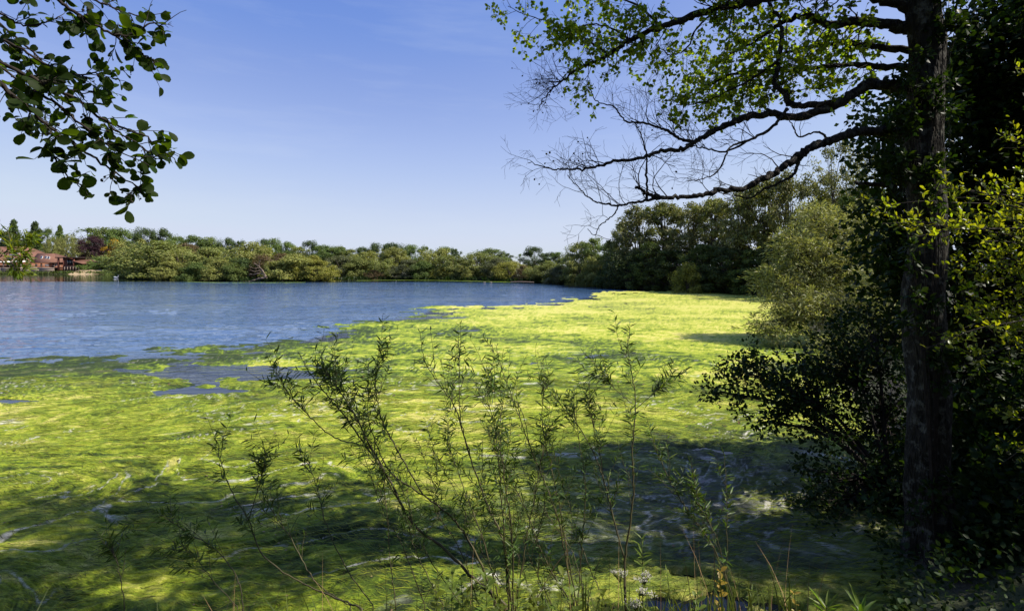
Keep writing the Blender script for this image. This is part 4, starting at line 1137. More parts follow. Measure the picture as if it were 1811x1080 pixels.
# upper crown, above the picture
CB = [((3.5, 5.0, 8.6), 1.5, 1.0), ((5.0, 5.6, 9.4), 1.25, 0.9), ((2.6, 6.0, 9.8), 1.3, 0.8), ((4.6, 4.3, 10.6), 1.4, 0.9), ((2.0, 4.4, 7.6), 0.9, 0.5), ((2.5, 5.9, 9.2), 1.1, 0.6)]
P_, n = [], 0
for c_, r_, w_ in CB:
    k = int(2500 * w_)
    cl = np.array(c_) + rand_dirs(rng, 24) * rng.uniform(0.2, 1, (24, 1)) ** 0.5 * r_ * 1.15
    P_.append(cl[rng.integers(0, 24, k)] + rng.normal(0, 0.17, (k, 3)))
P_ = np.concatenate(P_); n = len(P_)
o = link('crown', leaf_mesh('crown', 'quad', P_, rand_dirs(rng, n), rng.normal(0, .5, (n, 3)) + [0, 0, .8], rng.uniform(0.07, 0.12, n)), M['tree_leaf'], tree); o['kind'] = 'stuff'

# ------------------------------------------------------------------ alder hanging in from the near side
rng = np.random.default_rng(77)
ald = empty('alder', (-3.9, 1.0, 1.7), 'alder with round leaves and small cones hanging into the upper corner of the sky', 'tree')
T = Tubes()
tc_ = catmull([(-3.9, 1.0, 1.5), (-3.85, 1.02, 3.2), (-3.8, 1.1, 5.0), (-3.75, 1.1, 7.5), (-3.7, 1.0, 9)], 8)
T.add(tc_, np.linspace(0.16, 0.03, len(tc_)), 14)
link('trunk', T.mesh('trunk'), M['bark'], ald)
AL = [
    ([(-150, 40), (-60, 105), (0, 148), (35, 179), (70, 211), (102, 236), (141, 262), (176, 285), (211, 310), (243, 331), (258, 346)], 2.3, 2.75, 0.010, 17, 5.0),
    ([(-120, 20), (-30, 95), (40, 130), (81, 151), (141, 176), (183, 211), (225, 229), (260, 243), (285, 262), (312, 285)], 2.4, 2.9, 0.009, 20, 4.6),
    ([(-60, -160), (20, -80), (70, -30), (110, 5), (150, 35), (200, 62), (240, 88), (268, 108), (288, 120)], 2.4, 2.8, 0.010, 16, 5.6),
    ([(-120, 10), (-20, 60), (40, 88), (90, 118), (130, 132), (170, 128), (195, 130)], 2.5, 2.8, 0.007, 15, 4.8),
    ([(-80, -20), (0, 22), (40, 45), (80, 40), (105, 30), (125, 50)], 2.6, 2.9, 0.005, 8, 5.2),
    ([(102, 236), (92, 258), (100, 285), (122, 312), (146, 334)], 2.55, 2.6, 0.004, 8, None),
    ([(-90, 60), (-10, 110), (40, 150), (60, 190), (40, 215), (20, 205)], 2.6, 2.9, 0.006, 12, 4.6),
    ([(70, -60), (120, -20), (190, 10), (240, 28), (285, 45)], 2.7, 3.0, 0.007, 14, 5.6),
    ([(200, 62), (235, 60), (270, 40), (290, 55)], 2.6, 2.7, 0.004, 7, None),
    ([(183, 211), (210, 235), (245, 255), (290, 290)], 2.7, 2.7, 0.004, 6, None),
    ([(60, 160), (110, 190), (160, 235), (200, 262), (262, 292)], 2.6, 2.6, 0.005, 12, None),
    ([(-60, 0), (20, 60), (70, 105), (110, 150), (150, 165), (195, 160)], 2.8, 3.1, 0.006, 14, 4.9),
]
tips, conep = [], []
for pts, d0, d1, r0, cnt, z0 in AL:
    c = traced(pts, d0, d1, 6, 0.004, rng)
    if z0:
        st = np.array([-3.82, 1.05, z0])
        c = np.vstack([catmull([st, st * 0.4 + c[0] * 0.6 + [0, 0, 0.1], c[0]], 6)[:-1], c])
    n = len(c)
    rr = np.linspace(r0 * 1.6, 0.0022, n)
    br = tube_obj('branch', [(c, rr)], M['twig'], ald, 6)
    polys = []
    vis = [i for i in range(n - 1) if CX + c[i][0] / max(c[i][1], .1) * FOC > -40]
    for k in range(int(cnt * 1.35)):
        i = vis[int(rng.uniform(0.0, 1.0) * (len(vis) - 1))]
        t = c[i + 1] - c[i]; t /= np.linalg.norm(t)
        side = np.cross(t, rng.normal(size=3)); side /= np.linalg.norm(side)
        tp = []
        grow(rng, c[i], t * 0.9 + side * 0.8, rng.uniform(0.07, 0.19), 0.0026, 0, polys, tp, 0.35, -0.8, 2, 0.6, 0.03)
        if rng.uniform() < 0.86: tips += tp
        if rng.uniform() < 0.34:
            tp2 = []
            grow(rng, c[i], t * 0.5 + side, rng.uniform(0.05, 0.10), 0.0018, 1, polys, tp2, 0.4, -1.0, 3, 0.4, 0.015)
            conep += [q[-1] for q in tp2]
    tips.append(c[-8:])
    if polys:
        o = tube_obj('twig_spray', polys, M['twig'], None, 4); o.parent = br; o['kind'] = 'stuff'
pos, dd, nn, sz_ = leaves_on(rng, tips, 5.6, 0.060, 0.15, 1.0, 0.3, 0.35)
sz_ = sz_ * rng.uniform(0.62, 1.22, len(sz_))
nn = nn + np.array([0.0, -0.35, 0.0])
leaf_objects(ald, 'round', M['alder_leaf'], pos, dd, nn, sz_, 300)
cones(ald, conep[:90], 0.015)

# ------------------------------------------------------------------ shrubs and thicket on the right bank
def blob_shrub(name, label, cat, base, blobs, n, size, kind, mat, rng, limit=0, stem=0.03, clump=0.16, flat=0.7, branch_mat='twig', spray=0.0):
    """leaves in many clumps; each clump hangs on a branch from the base. blobs: world centre, radii, weight"""
    root = empty(name, base, label, cat)
    wts = np.array([b_[2] for b_ in blobs], float); wts /= wts.sum()
    nc = max(12, n // 26)
    which = rng.choice(len(blobs), nc, p=wts)
    cc = np.array([np.array(blobs[i][0]) + rand_dirs(rng, 1)[0] * rng.uniform(0, 1) ** 0.45 * np.array(blobs[i][1]) for i in which])
    gz = ground_z(cc[:, 0], cc[:, 1])
    cc[:, 2] = np.maximum(cc[:, 2], np.maximum(gz, 0) + 0.08)
    hubs = [np.array(b_[0]) for b_ in blobs]
    bp = np.array(base, float)
    mains = []
    for h_ in hubs:
        mid = bp * 0.5 + h_ * 0.5 + np.array([0, 0, 0.15 * np.linalg.norm(h_ - bp)])
        ml = catmull([bp, mid, h_], 8)
        mains.append(ml)
        tube_obj('branch', [(ml, np.linspace(stem, stem * 0.35, len(ml)))], M[branch_mat], root, 7)
    polys = []
    for i, c in zip(which, cc):
        ml = mains[i]; s_ = ml[int(rng.uniform(0.55, 0.99) * (len(ml) - 1))]
        mid = s_ * 0.5 + c * 0.5 + rng.normal(0, 0.05, 3)
        polys.append((np.array([s_, mid, c]), np.linspace(stem * 0.25, 0.003, 3)))
    o = tube_obj('twig_spray', polys, M[branch_mat], root, 4); o['kind'] = 'stuff'
    k = rng.integers(0, nc, n)
    off = rand_dirs(rng, n) * (rng.uniform(0, 1, n) ** 0.6)[:, None] * clump * rng.uniform(0.6, 1.5, nc)[k][:, None]
    if spray:
        ax = rand_dirs(rng, nc) * [1, 1, 0.5] + [-0.35, -0.15, 0.35]
        ax /= np.linalg.norm(ax, axis=1)[:, None]
        t_ = rng.uniform(-0.6, 1.0, n)
        off = off * 0.34 + ax[k] * (t_ * spray * rng.uniform(0.5, 1.4, nc)[k])[:, None] - np.array([0, 0, 1.0]) * (np.maximum(t_, 0) ** 2 * spray * 0.45)[:, None]
    pos = cc[k] + off
    dd = (ax[k] * 0.8 if spray else 0) + off / (np.linalg.norm(off, axis=1)[:, None] + 1e-6) + rng.normal(0, 0.4, (n, 3)) + [0, 0, -0.1]
    nn = np.array([0, 0, flat]) + rng.normal(0, 0.5, (n, 3))
    leaf_objects(root, kind, mat, pos, dd, nn, size * rng.uniform(0.6, 1.3, n), limit, rest='foliage')
    return root
rng = np.random.default_rng(51)
B = lambda px, py, d, rx, ry, wt, dd_=0.7: (W(px, py, d), (rx / FOC * d, dd_, ry / FOC * d), wt)
# willow bushes leaning over the weed
WB = lambda px, py, d, rx, ry, wt: B(px, py, d, rx, ry, wt, 1.3)
blob_shrub('silver_willow', 'loose sunlit olive willow bush leaning over the weed beside the bank tree', 'bush', (17.6, 25.5, 0.4),
           [WB(1470, 410, 25, 60, 44, 2), WB(1425, 465, 24, 56, 50, 2), WB(1500, 470, 24, 80, 70, 3), WB(1545, 420, 25, 60, 70, 2), WB(1400, 545, 23, 50, 36, 1.6), WB(1460, 560, 22.5, 76, 50, 2.4), WB(1540, 540, 22, 60, 80, 2.4), WB(1372, 500, 24, 34, 34, 1.3), WB(1370, 580, 22.5, 40, 26, 1.1), WB(1400, 430, 24.5, 30, 30, 0.9), WB(1440, 380, 25, 30, 24, 0.6), WB(1510, 625, 19, 70, 34, 1.2)],
           46000, 0.20, 'sliver', M['silver_leaf'], rng, 0, 0.07, 0.36, 0.5, 'branch_bark', 0.75)
blob_shrub('silver_willow', 'smaller olive willow bush tucked between the sunlit willow and the bank tree', 'bush', (14.4, 17.5, 0.4),
           [WB(1590, 500, 17, 50, 60, 1.4), WB(1560, 590, 16.5, 70, 50, 2), WB(1610, 620, 16, 60, 60, 1.5), WB(1480, 650, 16, 30, 16, 0.4), WB(1580, 420, 17.5, 30, 40, 0.8)],
           15000, 0.17, 'sliver', M['silver_leaf'], rng, 0, 0.05, 0.34, 0.5, 'branch_bark', 0.6)
# dark shrub over the water
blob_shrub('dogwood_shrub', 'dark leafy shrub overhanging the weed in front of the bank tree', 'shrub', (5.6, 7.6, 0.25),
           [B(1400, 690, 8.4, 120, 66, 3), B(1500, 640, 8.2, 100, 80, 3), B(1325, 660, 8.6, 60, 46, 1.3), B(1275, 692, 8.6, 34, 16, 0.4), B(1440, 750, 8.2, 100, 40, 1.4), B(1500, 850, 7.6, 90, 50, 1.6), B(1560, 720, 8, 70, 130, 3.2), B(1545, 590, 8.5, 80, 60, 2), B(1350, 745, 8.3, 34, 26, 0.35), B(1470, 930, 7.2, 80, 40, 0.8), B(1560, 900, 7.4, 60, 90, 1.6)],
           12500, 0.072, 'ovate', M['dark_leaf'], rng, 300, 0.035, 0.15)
# tall thicket behind the trunk
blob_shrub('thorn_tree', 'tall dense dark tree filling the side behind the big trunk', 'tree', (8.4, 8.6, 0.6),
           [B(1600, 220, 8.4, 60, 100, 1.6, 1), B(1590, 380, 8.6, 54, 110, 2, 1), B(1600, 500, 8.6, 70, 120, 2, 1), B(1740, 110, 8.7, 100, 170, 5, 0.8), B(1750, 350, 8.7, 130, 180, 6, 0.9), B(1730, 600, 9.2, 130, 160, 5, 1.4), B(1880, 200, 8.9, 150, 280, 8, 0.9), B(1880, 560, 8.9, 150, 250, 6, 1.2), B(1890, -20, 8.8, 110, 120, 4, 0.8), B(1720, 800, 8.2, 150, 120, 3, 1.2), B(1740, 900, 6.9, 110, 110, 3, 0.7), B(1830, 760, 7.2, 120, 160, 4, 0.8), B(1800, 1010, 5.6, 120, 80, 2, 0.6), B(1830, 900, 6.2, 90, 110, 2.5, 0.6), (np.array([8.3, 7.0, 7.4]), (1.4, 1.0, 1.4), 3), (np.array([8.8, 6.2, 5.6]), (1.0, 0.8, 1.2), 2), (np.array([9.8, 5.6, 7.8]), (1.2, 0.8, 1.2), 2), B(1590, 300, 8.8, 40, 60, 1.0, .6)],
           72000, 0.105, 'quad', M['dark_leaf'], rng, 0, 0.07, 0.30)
# sunlit shrub in front
rng = np.random.default_rng(61)
sh = empty('privet_shrub', (6.0, 4.3, 1.2), 'sunlit yellow-green shrub arching in across the big trunk', 'shrub')
TIPS = [(1545, 365, 4.9), (1560, 395, 4.7), (1590, 400, 4.6), (1610, 420, 4.5), (1640, 415, 4.5), (1660, 470, 4.6), (1690, 350, 4.7), (1700, 430, 4.4), (1720, 380, 4.9), (1730, 470, 4.6), (1750, 520, 4.5), (1690, 520, 4.8), (1640, 615, 4.4), (1650, 600, 4.6),
        (1705, 560, 4.7), (1780, 300, 4.8), (1770, 240, 4.9), (1800, 560, 4.5), (1690, 650, 4.5), (1780, 400, 4.6), (1745, 440, 5.0), (1790, 480, 4.8), (1735, 340, 5.1), (1800, 350, 5.0), (1760, 590, 4.7), (1700, 480, 4.9), (1800, 120, 5.2), (1785, 640, 4.6), (1650, 330, 5.0), (1720, 610, 4.9), (1795, 760, 4.4), (1770, 820, 4.4), (1800, 880, 4.3)]
tips, k_ = [], 0
for px, py, d in TIPS:
    e = W(px, py, d)
    s0 = np.array([6.0, 4.3, 1.2]) + rng.normal(0, 0.12, 3) * [1, 1, 0]
    mid = s0 * 0.45 + e * 0.55 + np.array([0.35, 0, 0.75 + rng.uniform(0, 0.3)])
    c = catmull([s0, s0 * 0.7 + mid * 0.3 + [0, 0, .25], mid, e * 0.6 + mid * 0.4 + [0, 0, 0.12], e], 8)
    n = len(c)
    br = tube_obj('branch', [(c, np.linspace(0.014, 0.0025, n))], M['twig'], sh, 6)
    polys, tp = [], []
    for q in range(17):
        i = int(rng.uniform(0.55, 0.99) * (n - 2))
        t = c[i + 1] - c[i]; t /= np.linalg.norm(t)
        side = np.cross(t, rng.normal(size=3)); side /= np.linalg.norm(side)
        grow(rng, c[i], t * 0.7 + side * 0.8 + [0, 0, 0.35], rng.uniform(0.10, 0.30), 0.0025, 0, polys, tp, 0.3, 1.0, 2, 0.6, 0.04)
    o = tube_obj('twig_spray', polys, M['twig'], None, 4); o.parent = br; o['kind'] = 'stuff'
    tips += tp + [c[-10:]]
pos, dd, nn, sz_ = leaves_on(rng, tips, 8.5, 0.052, 0.1, 0.8, -0.25, 0.6)
leaf_objects(sh, 'obovate', M['bright_leaf'], pos, dd, nn, sz_, 300, rest='foliage')
# low undergrowth under the thicket
rng = np.random.default_rng(71)
n = 16000
x = rng.uniform(2.0, 10, n); y = rng.uniform(2.4, 9.5, n)
s_ = lake_sd(x, y); ok = (s_ > -0.25) & (x > 0.62 * y + 0.5)
x, y = x[ok], y[ok]; n = len(x)
pos = np.stack([x, y, np.maximum(ground_z(x, y), 0) + rng.uniform(0, 1, n) ** 1.5 * 0.55 * (1 + 0.5 * perlin(x * 1.3, y * 1.3))], -1)
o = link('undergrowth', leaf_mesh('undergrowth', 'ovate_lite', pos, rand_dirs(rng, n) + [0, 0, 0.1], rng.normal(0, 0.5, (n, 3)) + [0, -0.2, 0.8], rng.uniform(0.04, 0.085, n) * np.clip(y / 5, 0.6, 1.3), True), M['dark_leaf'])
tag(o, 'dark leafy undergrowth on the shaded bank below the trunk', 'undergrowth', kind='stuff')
blob_shrub('ivy', 'dark ivy climbing the upper part of the big trunk', 'ivy', (4.75, 5.74, 0.4), [B(1600, 215, 5.8, 34, 50, 1.5, 0.2), B(1612, 130, 5.8, 30, 40, 1, 0.2), B(1590, 290, 5.85, 26, 40, 1, 0.2), B(1655, 180, 5.75, 30, 60, 1, 0.15), B(1615, 480, 5.78, 18, 60, 0.8, 0.12), B(1668, 40, 5.8, 26, 60, 0.8, 0.2), B(1645, 310, 5.74, 40, 60, 1.1, 0.12), B(1628, 560, 5.73, 34, 60, 0.9, 0.10), B(1662, 640, 5.73, 24, 60, 0.7, 0.10), B(1640, 860, 5.70, 40, 60, 0.8, 0.10)], 2500, 0.068, 'ovate', M['dark_leaf'], rng, 120, 0.008, 0.09)
# ivy sprig at the trunk foot
blob_shrub('ivy', 'small lit ivy sprig at the foot of the big trunk', 'ivy', (4.7, 5.35, 0.45), [B(1680, 1000, 5.4, 26, 24, 1, 0.12), B(1668, 980, 5.4, 14, 14, .5, 0.1)], 46, 0.085, 'ovate', M['herb_leaf'], rng, 46, 0.006, 0.08)

# ------------------------------------------------------------------ willow saplings on the near bank
def sapling(label, stems, seed, leaf=0.080, extra=7, per=8, shoot=1.0, mat='willow_leaf'):
    rng = np.random.default_rng(seed)
    bs = W(*stems[0][0][0], stems[0][1])
    gz = float(ground_z(np.array([bs[0]]), np.array([bs[1]]))[0])
    root = empty('willow_sapling', (bs[0], bs[1], gz), label, 'sapling', 'willow saplings on the near bank')
    tips = []
    for pts, d0, d1, r0, lf in stems:
        c = traced(pts, d0, d1, 8, 0.003, rng)
        if pts[0] == stems[0][0][0] or pts[0][1] > 985:          # rooted in the bank
            g0 = c[0].copy(); g0[2] = float(ground_z(np.array([c[0][0]]), np.array([c[0][1] - 0.12]))[0]) - 0.03; g0[1] -= 0.12
            if g0[2] < c[0][2]: c = np.vstack([catmull([g0, (g0 + c[0]) / 2 + [0, 0.02, 0], c[0]], 4)[:-1], c])
        n = len(c)
        st = tube_obj('stem', [(c, np.linspace(r0, 0.0022, n))], M['stem'], root, 6)
        polys, tp = [], []
        for k in range(int(extra * 1.25 * lf[2])):
            i = int(rng.uniform(lf[0], lf[1]) * (n - 2))
            t = c[i + 1] - c[i]; t /= np.linalg.norm(t)
            side = np.cross(t, rng.normal(size=3)); side /= np.linalg.norm(side)
            grow(rng, c[i], t * 1.0 + side * 0.55 + [0, 0, 0.25], shoot * rng.uniform(0.10, 0.42), 0.0022, 0, polys, tp, 0.22, 0.5, 2, 0.6, 0.05)
        if polys:
            o = tube_obj('side_shoot', polys, M['stem'], None, 4); o.parent = st; o['kind'] = 'stuff'
        tips += tp + [c[int(n * 0.62):]] * 2
    pos, dd, nn, sz_ = leaves_on(rng, tips, per * 1.45, leaf, 0.25, 0.75, 0.25, 0.5)
    o = link('leaves', leaf_mesh('leaves', 'narrow', pos, dd, nn, sz_), M[mat], root)
    o['kind'] = 'stuff'
    return root
F = (0.3, 1.0, 2.0); Tp = (0.55, 1.0, 1.4); Dn = (0.25, 1.0, 3.2)
sapling('thick-stemmed willow sapling leaning towards open water with bushy tips', [
    ([(895, 1070), (838, 1022), (785, 969), (728, 922), (686, 843), (649, 791), (612, 738), (576, 696), (545, 655), (528, 622)], 3.9, 4.5, 0.015, F),
    ([(649, 791), (633, 785), (586, 770), (544, 733), (515, 700), (497, 672)], 4.25, 4.3, 0.006, Tp),
    ([(875, 1064), (843, 980), (801, 917), (749, 875), (696, 840), (668, 790), (650, 720), (672, 612)], 3.9, 4.4, 0.011, F),
    ([(686, 843), (640, 760), (600, 690), (562, 640)], 4.15, 4.4, 0.007, Dn),
    ([(749, 875), (700, 790), (672, 730), (664, 660), (676, 610)], 4.1, 4.5, 0.006, Dn),
    ([(728, 922), (668, 820), (632, 740), (606, 690), (590, 660)], 4.1, 4.6, 0.006, Dn)], 1)
sapling('upright willow sapling with tall whippy shoots above the weed', [
    ([(900, 1066), (890, 959), (864, 896), (833, 812), (806, 723), (785, 691), (752, 640), (743, 588)], 3.8, 4.5, 0.010, Tp),
    ([(833, 812), (815, 740), (812, 660), (811, 588)], 4.1, 4.3, 0.005, (0.4, 1, 0.7)),
    ([(905, 1070), (893, 960), (886, 880), (880, 800), (872, 740), (858, 690)], 3.8, 4.2, 0.009, Dn),
    ([(908, 1070), (905, 940), (892, 850), (884, 780), (886, 730)], 3.7, 4.0, 0.008, Dn),
    ([(885, 1066), (850, 940), (826, 880), (806, 820), (786, 770)], 3.9, 4.4, 0.007, F),
    ([(912, 1070), (930, 960), (945, 880), (960, 800), (972, 740)], 3.9, 4.3, 0.007, F)], 2)
sapling('willow sapling with arched shoots between upright sapling and flower heads', [
    ([(1015, 1066), (1006, 1022), (990, 927), (964, 854), (938, 791), (911, 717), (890, 660), (877, 612)], 3.9, 4.6, 0.009, F),
    ([(938, 791), (920, 720), (885, 690), (858, 655)], 4.3, 4.6, 0.004, Tp),
    ([(1020, 1066), (1000, 960), (985, 870), (968, 800), (958, 740), (962, 680)], 4.0, 4.5, 0.007, F),
    ([(1010, 1066), (960, 980), (930, 900), (905, 850), (880, 790)], 3.9, 4.3, 0.007, F),
    ([(1022, 1066), (1030, 950), (1035, 870), (1025, 780), (1010, 700)], 4.1, 4.6, 0.006, F)], 3)
sapling('tall forked willow sapling by the white flower heads', [
    ([(1106, 1064), (1105, 990), (1119, 885), (1119, 796), (1124, 717), (1116, 654), (1097, 607)], 3.9, 4.5, 0.011, F),
    ([(1105, 990), (1085, 917), (1069, 854), (1048, 796), (1016, 744), (980, 702), (959, 672)], 4.0, 4.6, 0.008, Dn),
    ([(1124, 717), (1092, 692), (1072, 668)], 4.3, 4.3, 0.003, Tp),
    ([(1122, 725), (1150, 700), (1170, 682)], 4.3, 4.4, 0.003, Tp),
    ([(1069, 854), (1060, 800), (1048, 745), (1040, 700)], 4.2, 4.5, 0.004, F)], 4)
sapling('drooping willow sapling over the dark shaded water', [
    ([(1300, 1066), (1263, 969), (1215, 900), (1180, 840), (1160, 790), (1150, 765)], 4.0, 4.5, 0.007, F),
    ([(1290, 1066), (1270, 960), (1240, 900), (1215, 860)], 3.9, 4.2, 0.005, F),
    ([(1286, 1066), (1286, 940), (1284, 860), (1280, 800)], 4.1, 4.5, 0.004, (0.5, 1, 0.4))], 5)
sapling('thin curved willow sapling standing apart on the open-water side', [
    ([(640, 1075), (602, 1060), (528, 1027), (465, 980), (439, 917), (408, 864), (389, 812), (386, 782)], 3.8, 4.5, 0.008, Tp),
    ([(439, 917), (455, 870), (466, 830), (470, 800)], 4.2, 4.4, 0.004, F),
    ([(620, 1070), (560, 1030), (520, 960), (480, 900), (452, 850)], 3.9, 4.3, 0.005, Tp),
    ([(660, 1070), (610, 1000), (575, 920), (560, 860), (540, 800)], 4.0, 4.5, 0.005, Tp)], 6)
sapling('low sparse willow sapling near the bottom corner with reddish stems', [
    ([(430, 1072), (420, 1020), (380, 970), (330, 940), (285, 910)], 3.9, 4.3, 0.005, Tp),
    ([(420, 1072), (380, 1030), (350, 990), (318, 960)], 3.9, 4.2, 0.004, Tp),
    ([(220, 1075), (215, 1030), (205, 990), (196, 965)], 4.0, 4.2, 0.004, Tp)], 7)
sapling('bright willow twig poking in before the lodge roof', [
    ([(-120, 640), (-70, 540), (-25, 475), (8, 446), (18, 425), (12, 402)], 4.0, 4.2, 0.006, (0.5, 1, 1.4)),
    ([(10, 445), (24, 432), (40, 424), (58, 424)], 4.15, 4.2, 0.003, F),
    ([(0, 455), (18, 448), (36, 446), (50, 456)], 4.1, 4.1, 0.003, F),
    ([(6, 448), (16, 460), (30, 476), (33, 486)], 4.1, 4.1, 0.003, F)], 8, 0.075, 5, 6, 0.28, 'bright_leaf')
sapling('tangle of many thin young willow shoots filling the middle of the bank', [
    ([(700 + 33 * i + (i * 37) % 19, 1068), (690 + 33 * i - (i * 53) % 40, 990 - (i * 29) % 30), (684 + 32 * i - (i * 41) % 60, 900 - (i * 61) % 60), (676 + 32 * i - (i * 71) % 90, 830 - (i * 47) % 90)], 3.8 + (i % 5) * 0.12, 4.2 + (i % 4) * 0.15, 0.0045, (0.25, 1.0, 1.5)) for i in range(12)], 9, 0.07, 5)
# ------------------------------------------------------------------ herbs, flowers and grass along the bank foot
def herb(name, label, px, py, d, h, pairs, leaf, kind, mat, seed, lean=0.0, cat='plant', limit=60, whorl=2):
    rng = np.random.default_rng(seed)
    top = W(px, py, d)
    x, y = top[0] - lean, top[1] - 0.05
    g = float(ground_z(np.array([x]), np.array([y]))[0])
    root = empty(name, (x, y, g), label, cat)
    c = catmull([(x, y, g - 0.03), (x + lean * 0.25, y + 0.01, g + (top[2] - g) * 0.4), (x + lean * 0.6, y + 0.03, g + (top[2] - g) * 0.75), tuple(top)], 8)
    tube_obj('stem', [(c, np.linspace(0.006, 0.002, len(c)))], M['green_stem'], root, 6)
    P, Dd, Nn, S = [], [], [], []
    n = len(c)
    for k in range(pairs):
        f_ = 0.25 + 0.75 * k / (pairs - 1)
        p_ = c[min(n - 1, int(f_ * (n - 1)))]
        a0 = k * 1.57 + rng.uniform(-0.4, 0.4)
        for w_ in range(whorl):
            a = a0 + w_ * 2 * math.pi / whorl
            upk = 0.35 + 0.9 * max(0, f_ - 0.7)
            P.append(p_); Dd.append((math.cos(a), math.sin(a), upk + rng.uniform(-0.2, 0.2)))
            Nn.append((-0.5 * math.cos(a) + rng.normal(0, .2), -0.5 * math.sin(a) + rng.normal(0, .2), 1.0))
            S.append(leaf * (1.15 - 0.6 * abs(f_ - 0.55)) * rng.uniform(0.75, 1.2))
    leaf_objects(root, kind, mat, np.array(P), np.array(Dd, float), np.array(Nn), np.array(S), limit, rest='foliage')
    return root
herb('willowherb', 'tall pale green willowherb stem above the white flower heads', 1135, 952, 3.9, 1, 12, 0.10, 'narrow', M['herb_leaf'], 1, whorl=3)
herb('loosestrife', 'slim herb with yellowing leaves beside the dark water', 1275, 1010, 3.8, 1, 9, 0.06, 'ovate', M['yellow_leaf'], 2, 0.05)
herb('nettle', 'bright leafy herb beneath the thick-stemmed sapling', 815, 1020, 3.8, 1, 9, 0.065, 'ovate', M['herb_leaf'], 3, -0.04)
herb('nettle', 'bright leafy herb just beside the thick sapling base', 845, 1030, 3.75, 1, 9, 0.06, 'obovate', M['bright_leaf'], 4, 0.03)
herb('nettle', 'low leafy herb at the bottom edge under the thick-stemmed sapling', 790, 1045, 3.7, 1, 8, 0.06, 'ovate', M['herb_leaf'], 5)
herb('nettle', 'small fresh herb in the fork of the upright sapling', 873, 1000, 3.8, 1, 7, 0.05, 'obovate', M['bright_leaf'], 6)
herb('nettle', 'narrow bright shoot between the upright and arched saplings', 995, 1018, 3.8, 1, 6, 0.09, 'obovate', M['bright_leaf'], 7, 0.03)
herb('willowherb', 'slender dull herb beside the dark open water', 1180, 1012, 3.9, 1, 8, 0.08, 'narrow', M['herb_leaf'], 8, -0.03)
herb('loosestrife', 'short herb with reddish yellow tips by the yellowing one', 1330, 1045, 3.8, 1, 7, 0.06, 'narrow', M['herb_leaf'], 9, 0.04, whorl=3)
herb('loosestrife', 'small yellow-tipped seedling beside the strap-leaved plants', 1405, 1050, 3.8, 1, 5, 0.05, 'ovate', M['yellow_leaf'], 10)
herb('nettle', 'dark herb standing at the foot of the arched sapling', 1040, 1030, 3.8, 1, 8, 0.07, 'ovate', M['herb_leaf'], 11)
herb('willowherb', 'dim narrow-leaved herb at the foot of the arched sapling', 960, 1035, 3.8, 1, 8, 0.08, 'narrow', M['herb_leaf'], 12)
for i, (px, py, w_) in enumerate(((770, 1032, 'first'), (800, 1008, 'second'), (828, 1040, 'third'), (858, 1018, 'fourth'), (884, 1040, 'fifth'), (918, 1030, 'sixth'), (942, 1048, 'seventh'), (1012, 1046, 'eighth'), (1066, 1048, 'ninth'), (1230, 1052, 'tenth'))):
    herb('herb', f'leafy bank herb, {w_} from the open-water end of the row at the bottom edge', px, py, 3.55 + 0.05 * (i % 3), 1, 11, 0.062 + 0.006 * (i % 4), ('ovate', 'obovate')[i % 2], (M['bright_leaf'], M['herb_leaf'])[i % 2], 40 + i, 0.03 * ((i % 3) - 1))
def strap(label, px, py, d, n, size, seed):
    rng = np.random.default_rng(seed)
    top = W(px, py, d); g = float(ground_z(np.array([top[0]]), np.array([d]))[0])
    root = empty('strap_leaved_plant', (top[0], d, g), label, 'plant')
    st = np.array([top[0], d, g - 0.02])
    hub = np.array([top[0], d, top[2] - size * 0.75])
    tube_obj('stem', [(catmull([st, (st + hub) / 2 + [0.02, 0, 0], hub], 5), np.linspace(0.007, 0.004, 11))], M['green_stem'], root, 6)
    a = rng.uniform(0, 6.28, n)
    leaf_objects(root, 'narrow', M['herb_leaf'], np.repeat(hub[None], n, 0) - rng.uniform(0, 0.10, (n, 1)) * [0, 0, 1], np.stack([np.cos(a), np.sin(a), rng.uniform(0.4, 1.6, n)], -1), np.stack([-np.cos(a), -np.sin(a), np.full(n, 1.0)], -1), size * rng.uniform(0.7, 1.15, n), 60)
strap('spiky bright plant at the bottom edge before the dark bank', 1462, 1040, 3.7, 12, 0.17, 1)
strap('second spiky bright plant at the bottom edge, nearer the big trunk', 1522, 1046, 3.7, 11, 0.17, 2)
def umbel(label, px, py, d, seed, nh=3):
    rng = np.random.default_rng(seed)
    top = W(px, py, d); g = float(ground_z(np.array([top[0]]), np.array([d]))[0])
    root = empty('white_flower', (top[0], d, g), label, 'flower', 'white flower heads')
    st = catmull([(top[0] + 0.05, d, g - 0.03), (top[0] + 0.03, d, (g + top[2]) / 2), tuple(top - [0, 0, 0.04])], 7)
    tube_obj('stem', [(st, np.linspace(0.005, 0.003, len(st)))], M['green_stem'], root, 6)
    for k in range(nh):
        hub = top + rng.normal(0, 0.032, 3) * [1, 1, 0.6]
        rays, P = [], []
        base = top - [0, 0, 0.05]
        for q in range(13):
            e = hub + np.array([rng.normal(0, 0.016), rng.normal(0, 0.016), rng.uniform(0, 0.01)])
            rays.append((np.array([base, (base + e) / 2 + [0, 0, 0.005], e]), [0.0014, 0.0011, 0.0009]))
            P += [e + rng.normal(0, 0.004, 3) for _ in range(5)]
        P = np.array(P); n = len(P)
        o = tube_obj('flower_stalk', rays, M['green_stem'], root, 4); o['kind'] = 'stuff'
        o = link('blossom', leaf_mesh('blossom', 'quad', P, rand_dirs(rng, n) + [0, 0, 0.2], rng.normal(0, .3, (n, 3)) + [0, -0.3, 1], rng.uniform(0.006, 0.011, n)), M['petal'], root); o['kind'] = 'stuff'
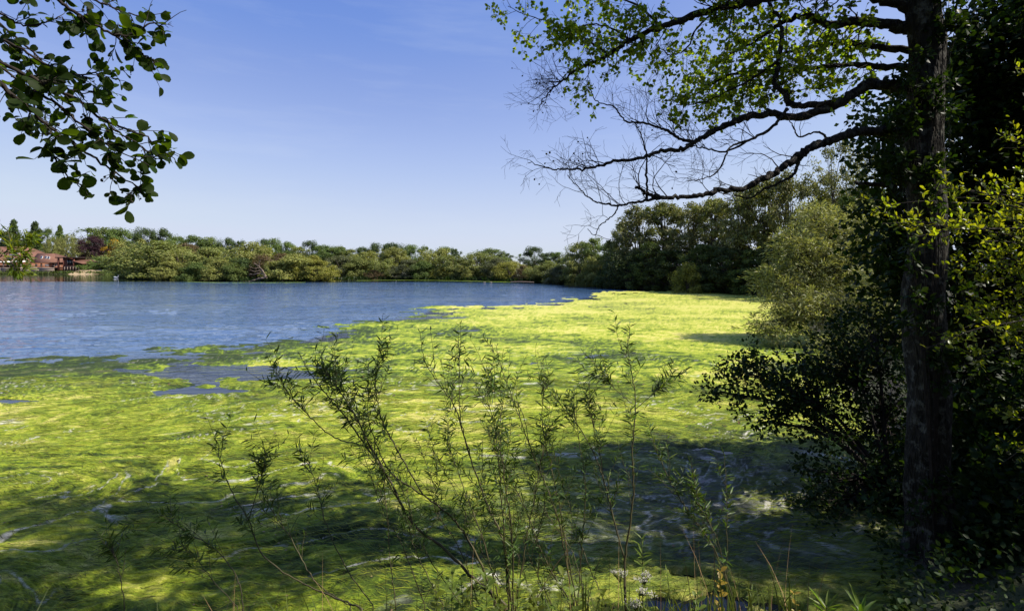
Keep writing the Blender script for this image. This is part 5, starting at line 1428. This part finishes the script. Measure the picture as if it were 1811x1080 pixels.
umbel('white flower head beside the forked sapling stem, topmost of the paler three', 1097, 1018, 3.7, 1)
umbel('white flower head directly under the tall willowherb', 1140, 1022, 3.75, 2, 4)
umbel('white flower head a little below the one under the willowherb', 1130, 1040, 3.65, 3, 3)
umbel('lowest and largest white flower head at the bottom edge', 1128, 1070, 3.6, 4, 5)

def blades(name, label, cat, n, seed, xr, yr, hr, mat, width=0.006, lean=0.35):
    rng = np.random.default_rng(seed)
    x = rng.uniform(*xr, n); y = rng.uniform(*yr, n)
    x += 0.25 * perlin(x * 3, y * 3)
    z = ground_z(x, y)
    ok = z > -0.15
    x, y, z = x[ok], y[ok], z[ok]; n = len(x)
    h = rng.uniform(*hr, n)
    a = rng.uniform(0, 6.28, n); ln = np.abs(rng.normal(0, lean, n))
    t = np.linspace(0, 1, 5)
    cx = x[:, None] + np.cos(a)[:, None] * (ln * h)[:, None] * t ** 2
    cy = y[:, None] + np.sin(a)[:, None] * (ln * h)[:, None] * t ** 2
    cz = z[:, None] - 0.02 + h[:, None] * (t - 0.25 * ln[:, None] * t ** 2)
    wv = width * rng.uniform(0.6, 1.3, n)[:, None] * (1 - t ** 2 * 0.95)
    b_ = rng.uniform(0, 6.28, n)
    ox, oy = np.cos(b_)[:, None] * wv, np.sin(b_)[:, None] * wv
    v = np.stack([np.stack([cx - ox, cy - oy, cz], -1), np.stack([cx + ox, cy + oy, cz], -1)], 2).reshape(n, 10, 3)
    q = np.array([(2 * i, 2 * i + 1, 2 * i + 3, 2 * i + 2) for i in range(4)])
    f = (q[None] + (np.arange(n) * 10)[:, None, None]).reshape(-1, 4)
    o = link(name, mesh_np(name, v.reshape(-1, 3), f), mat)
    tag(o, label, cat, kind='stuff')
blades('grass', 'green grass blades along the foot of the near bank', 'grass', 3600, 1, (-4.5, 1.7), (2.9, 4.5), (0.14, 0.48), M['grass'])
blades('dry_grass', 'dry straw stalks standing among the saplings', 'grass', 130, 2, (-2.2, 2.2), (3.3, 4.4), (0.4, 1.1), M['straw'], 0.0035, 0.25)
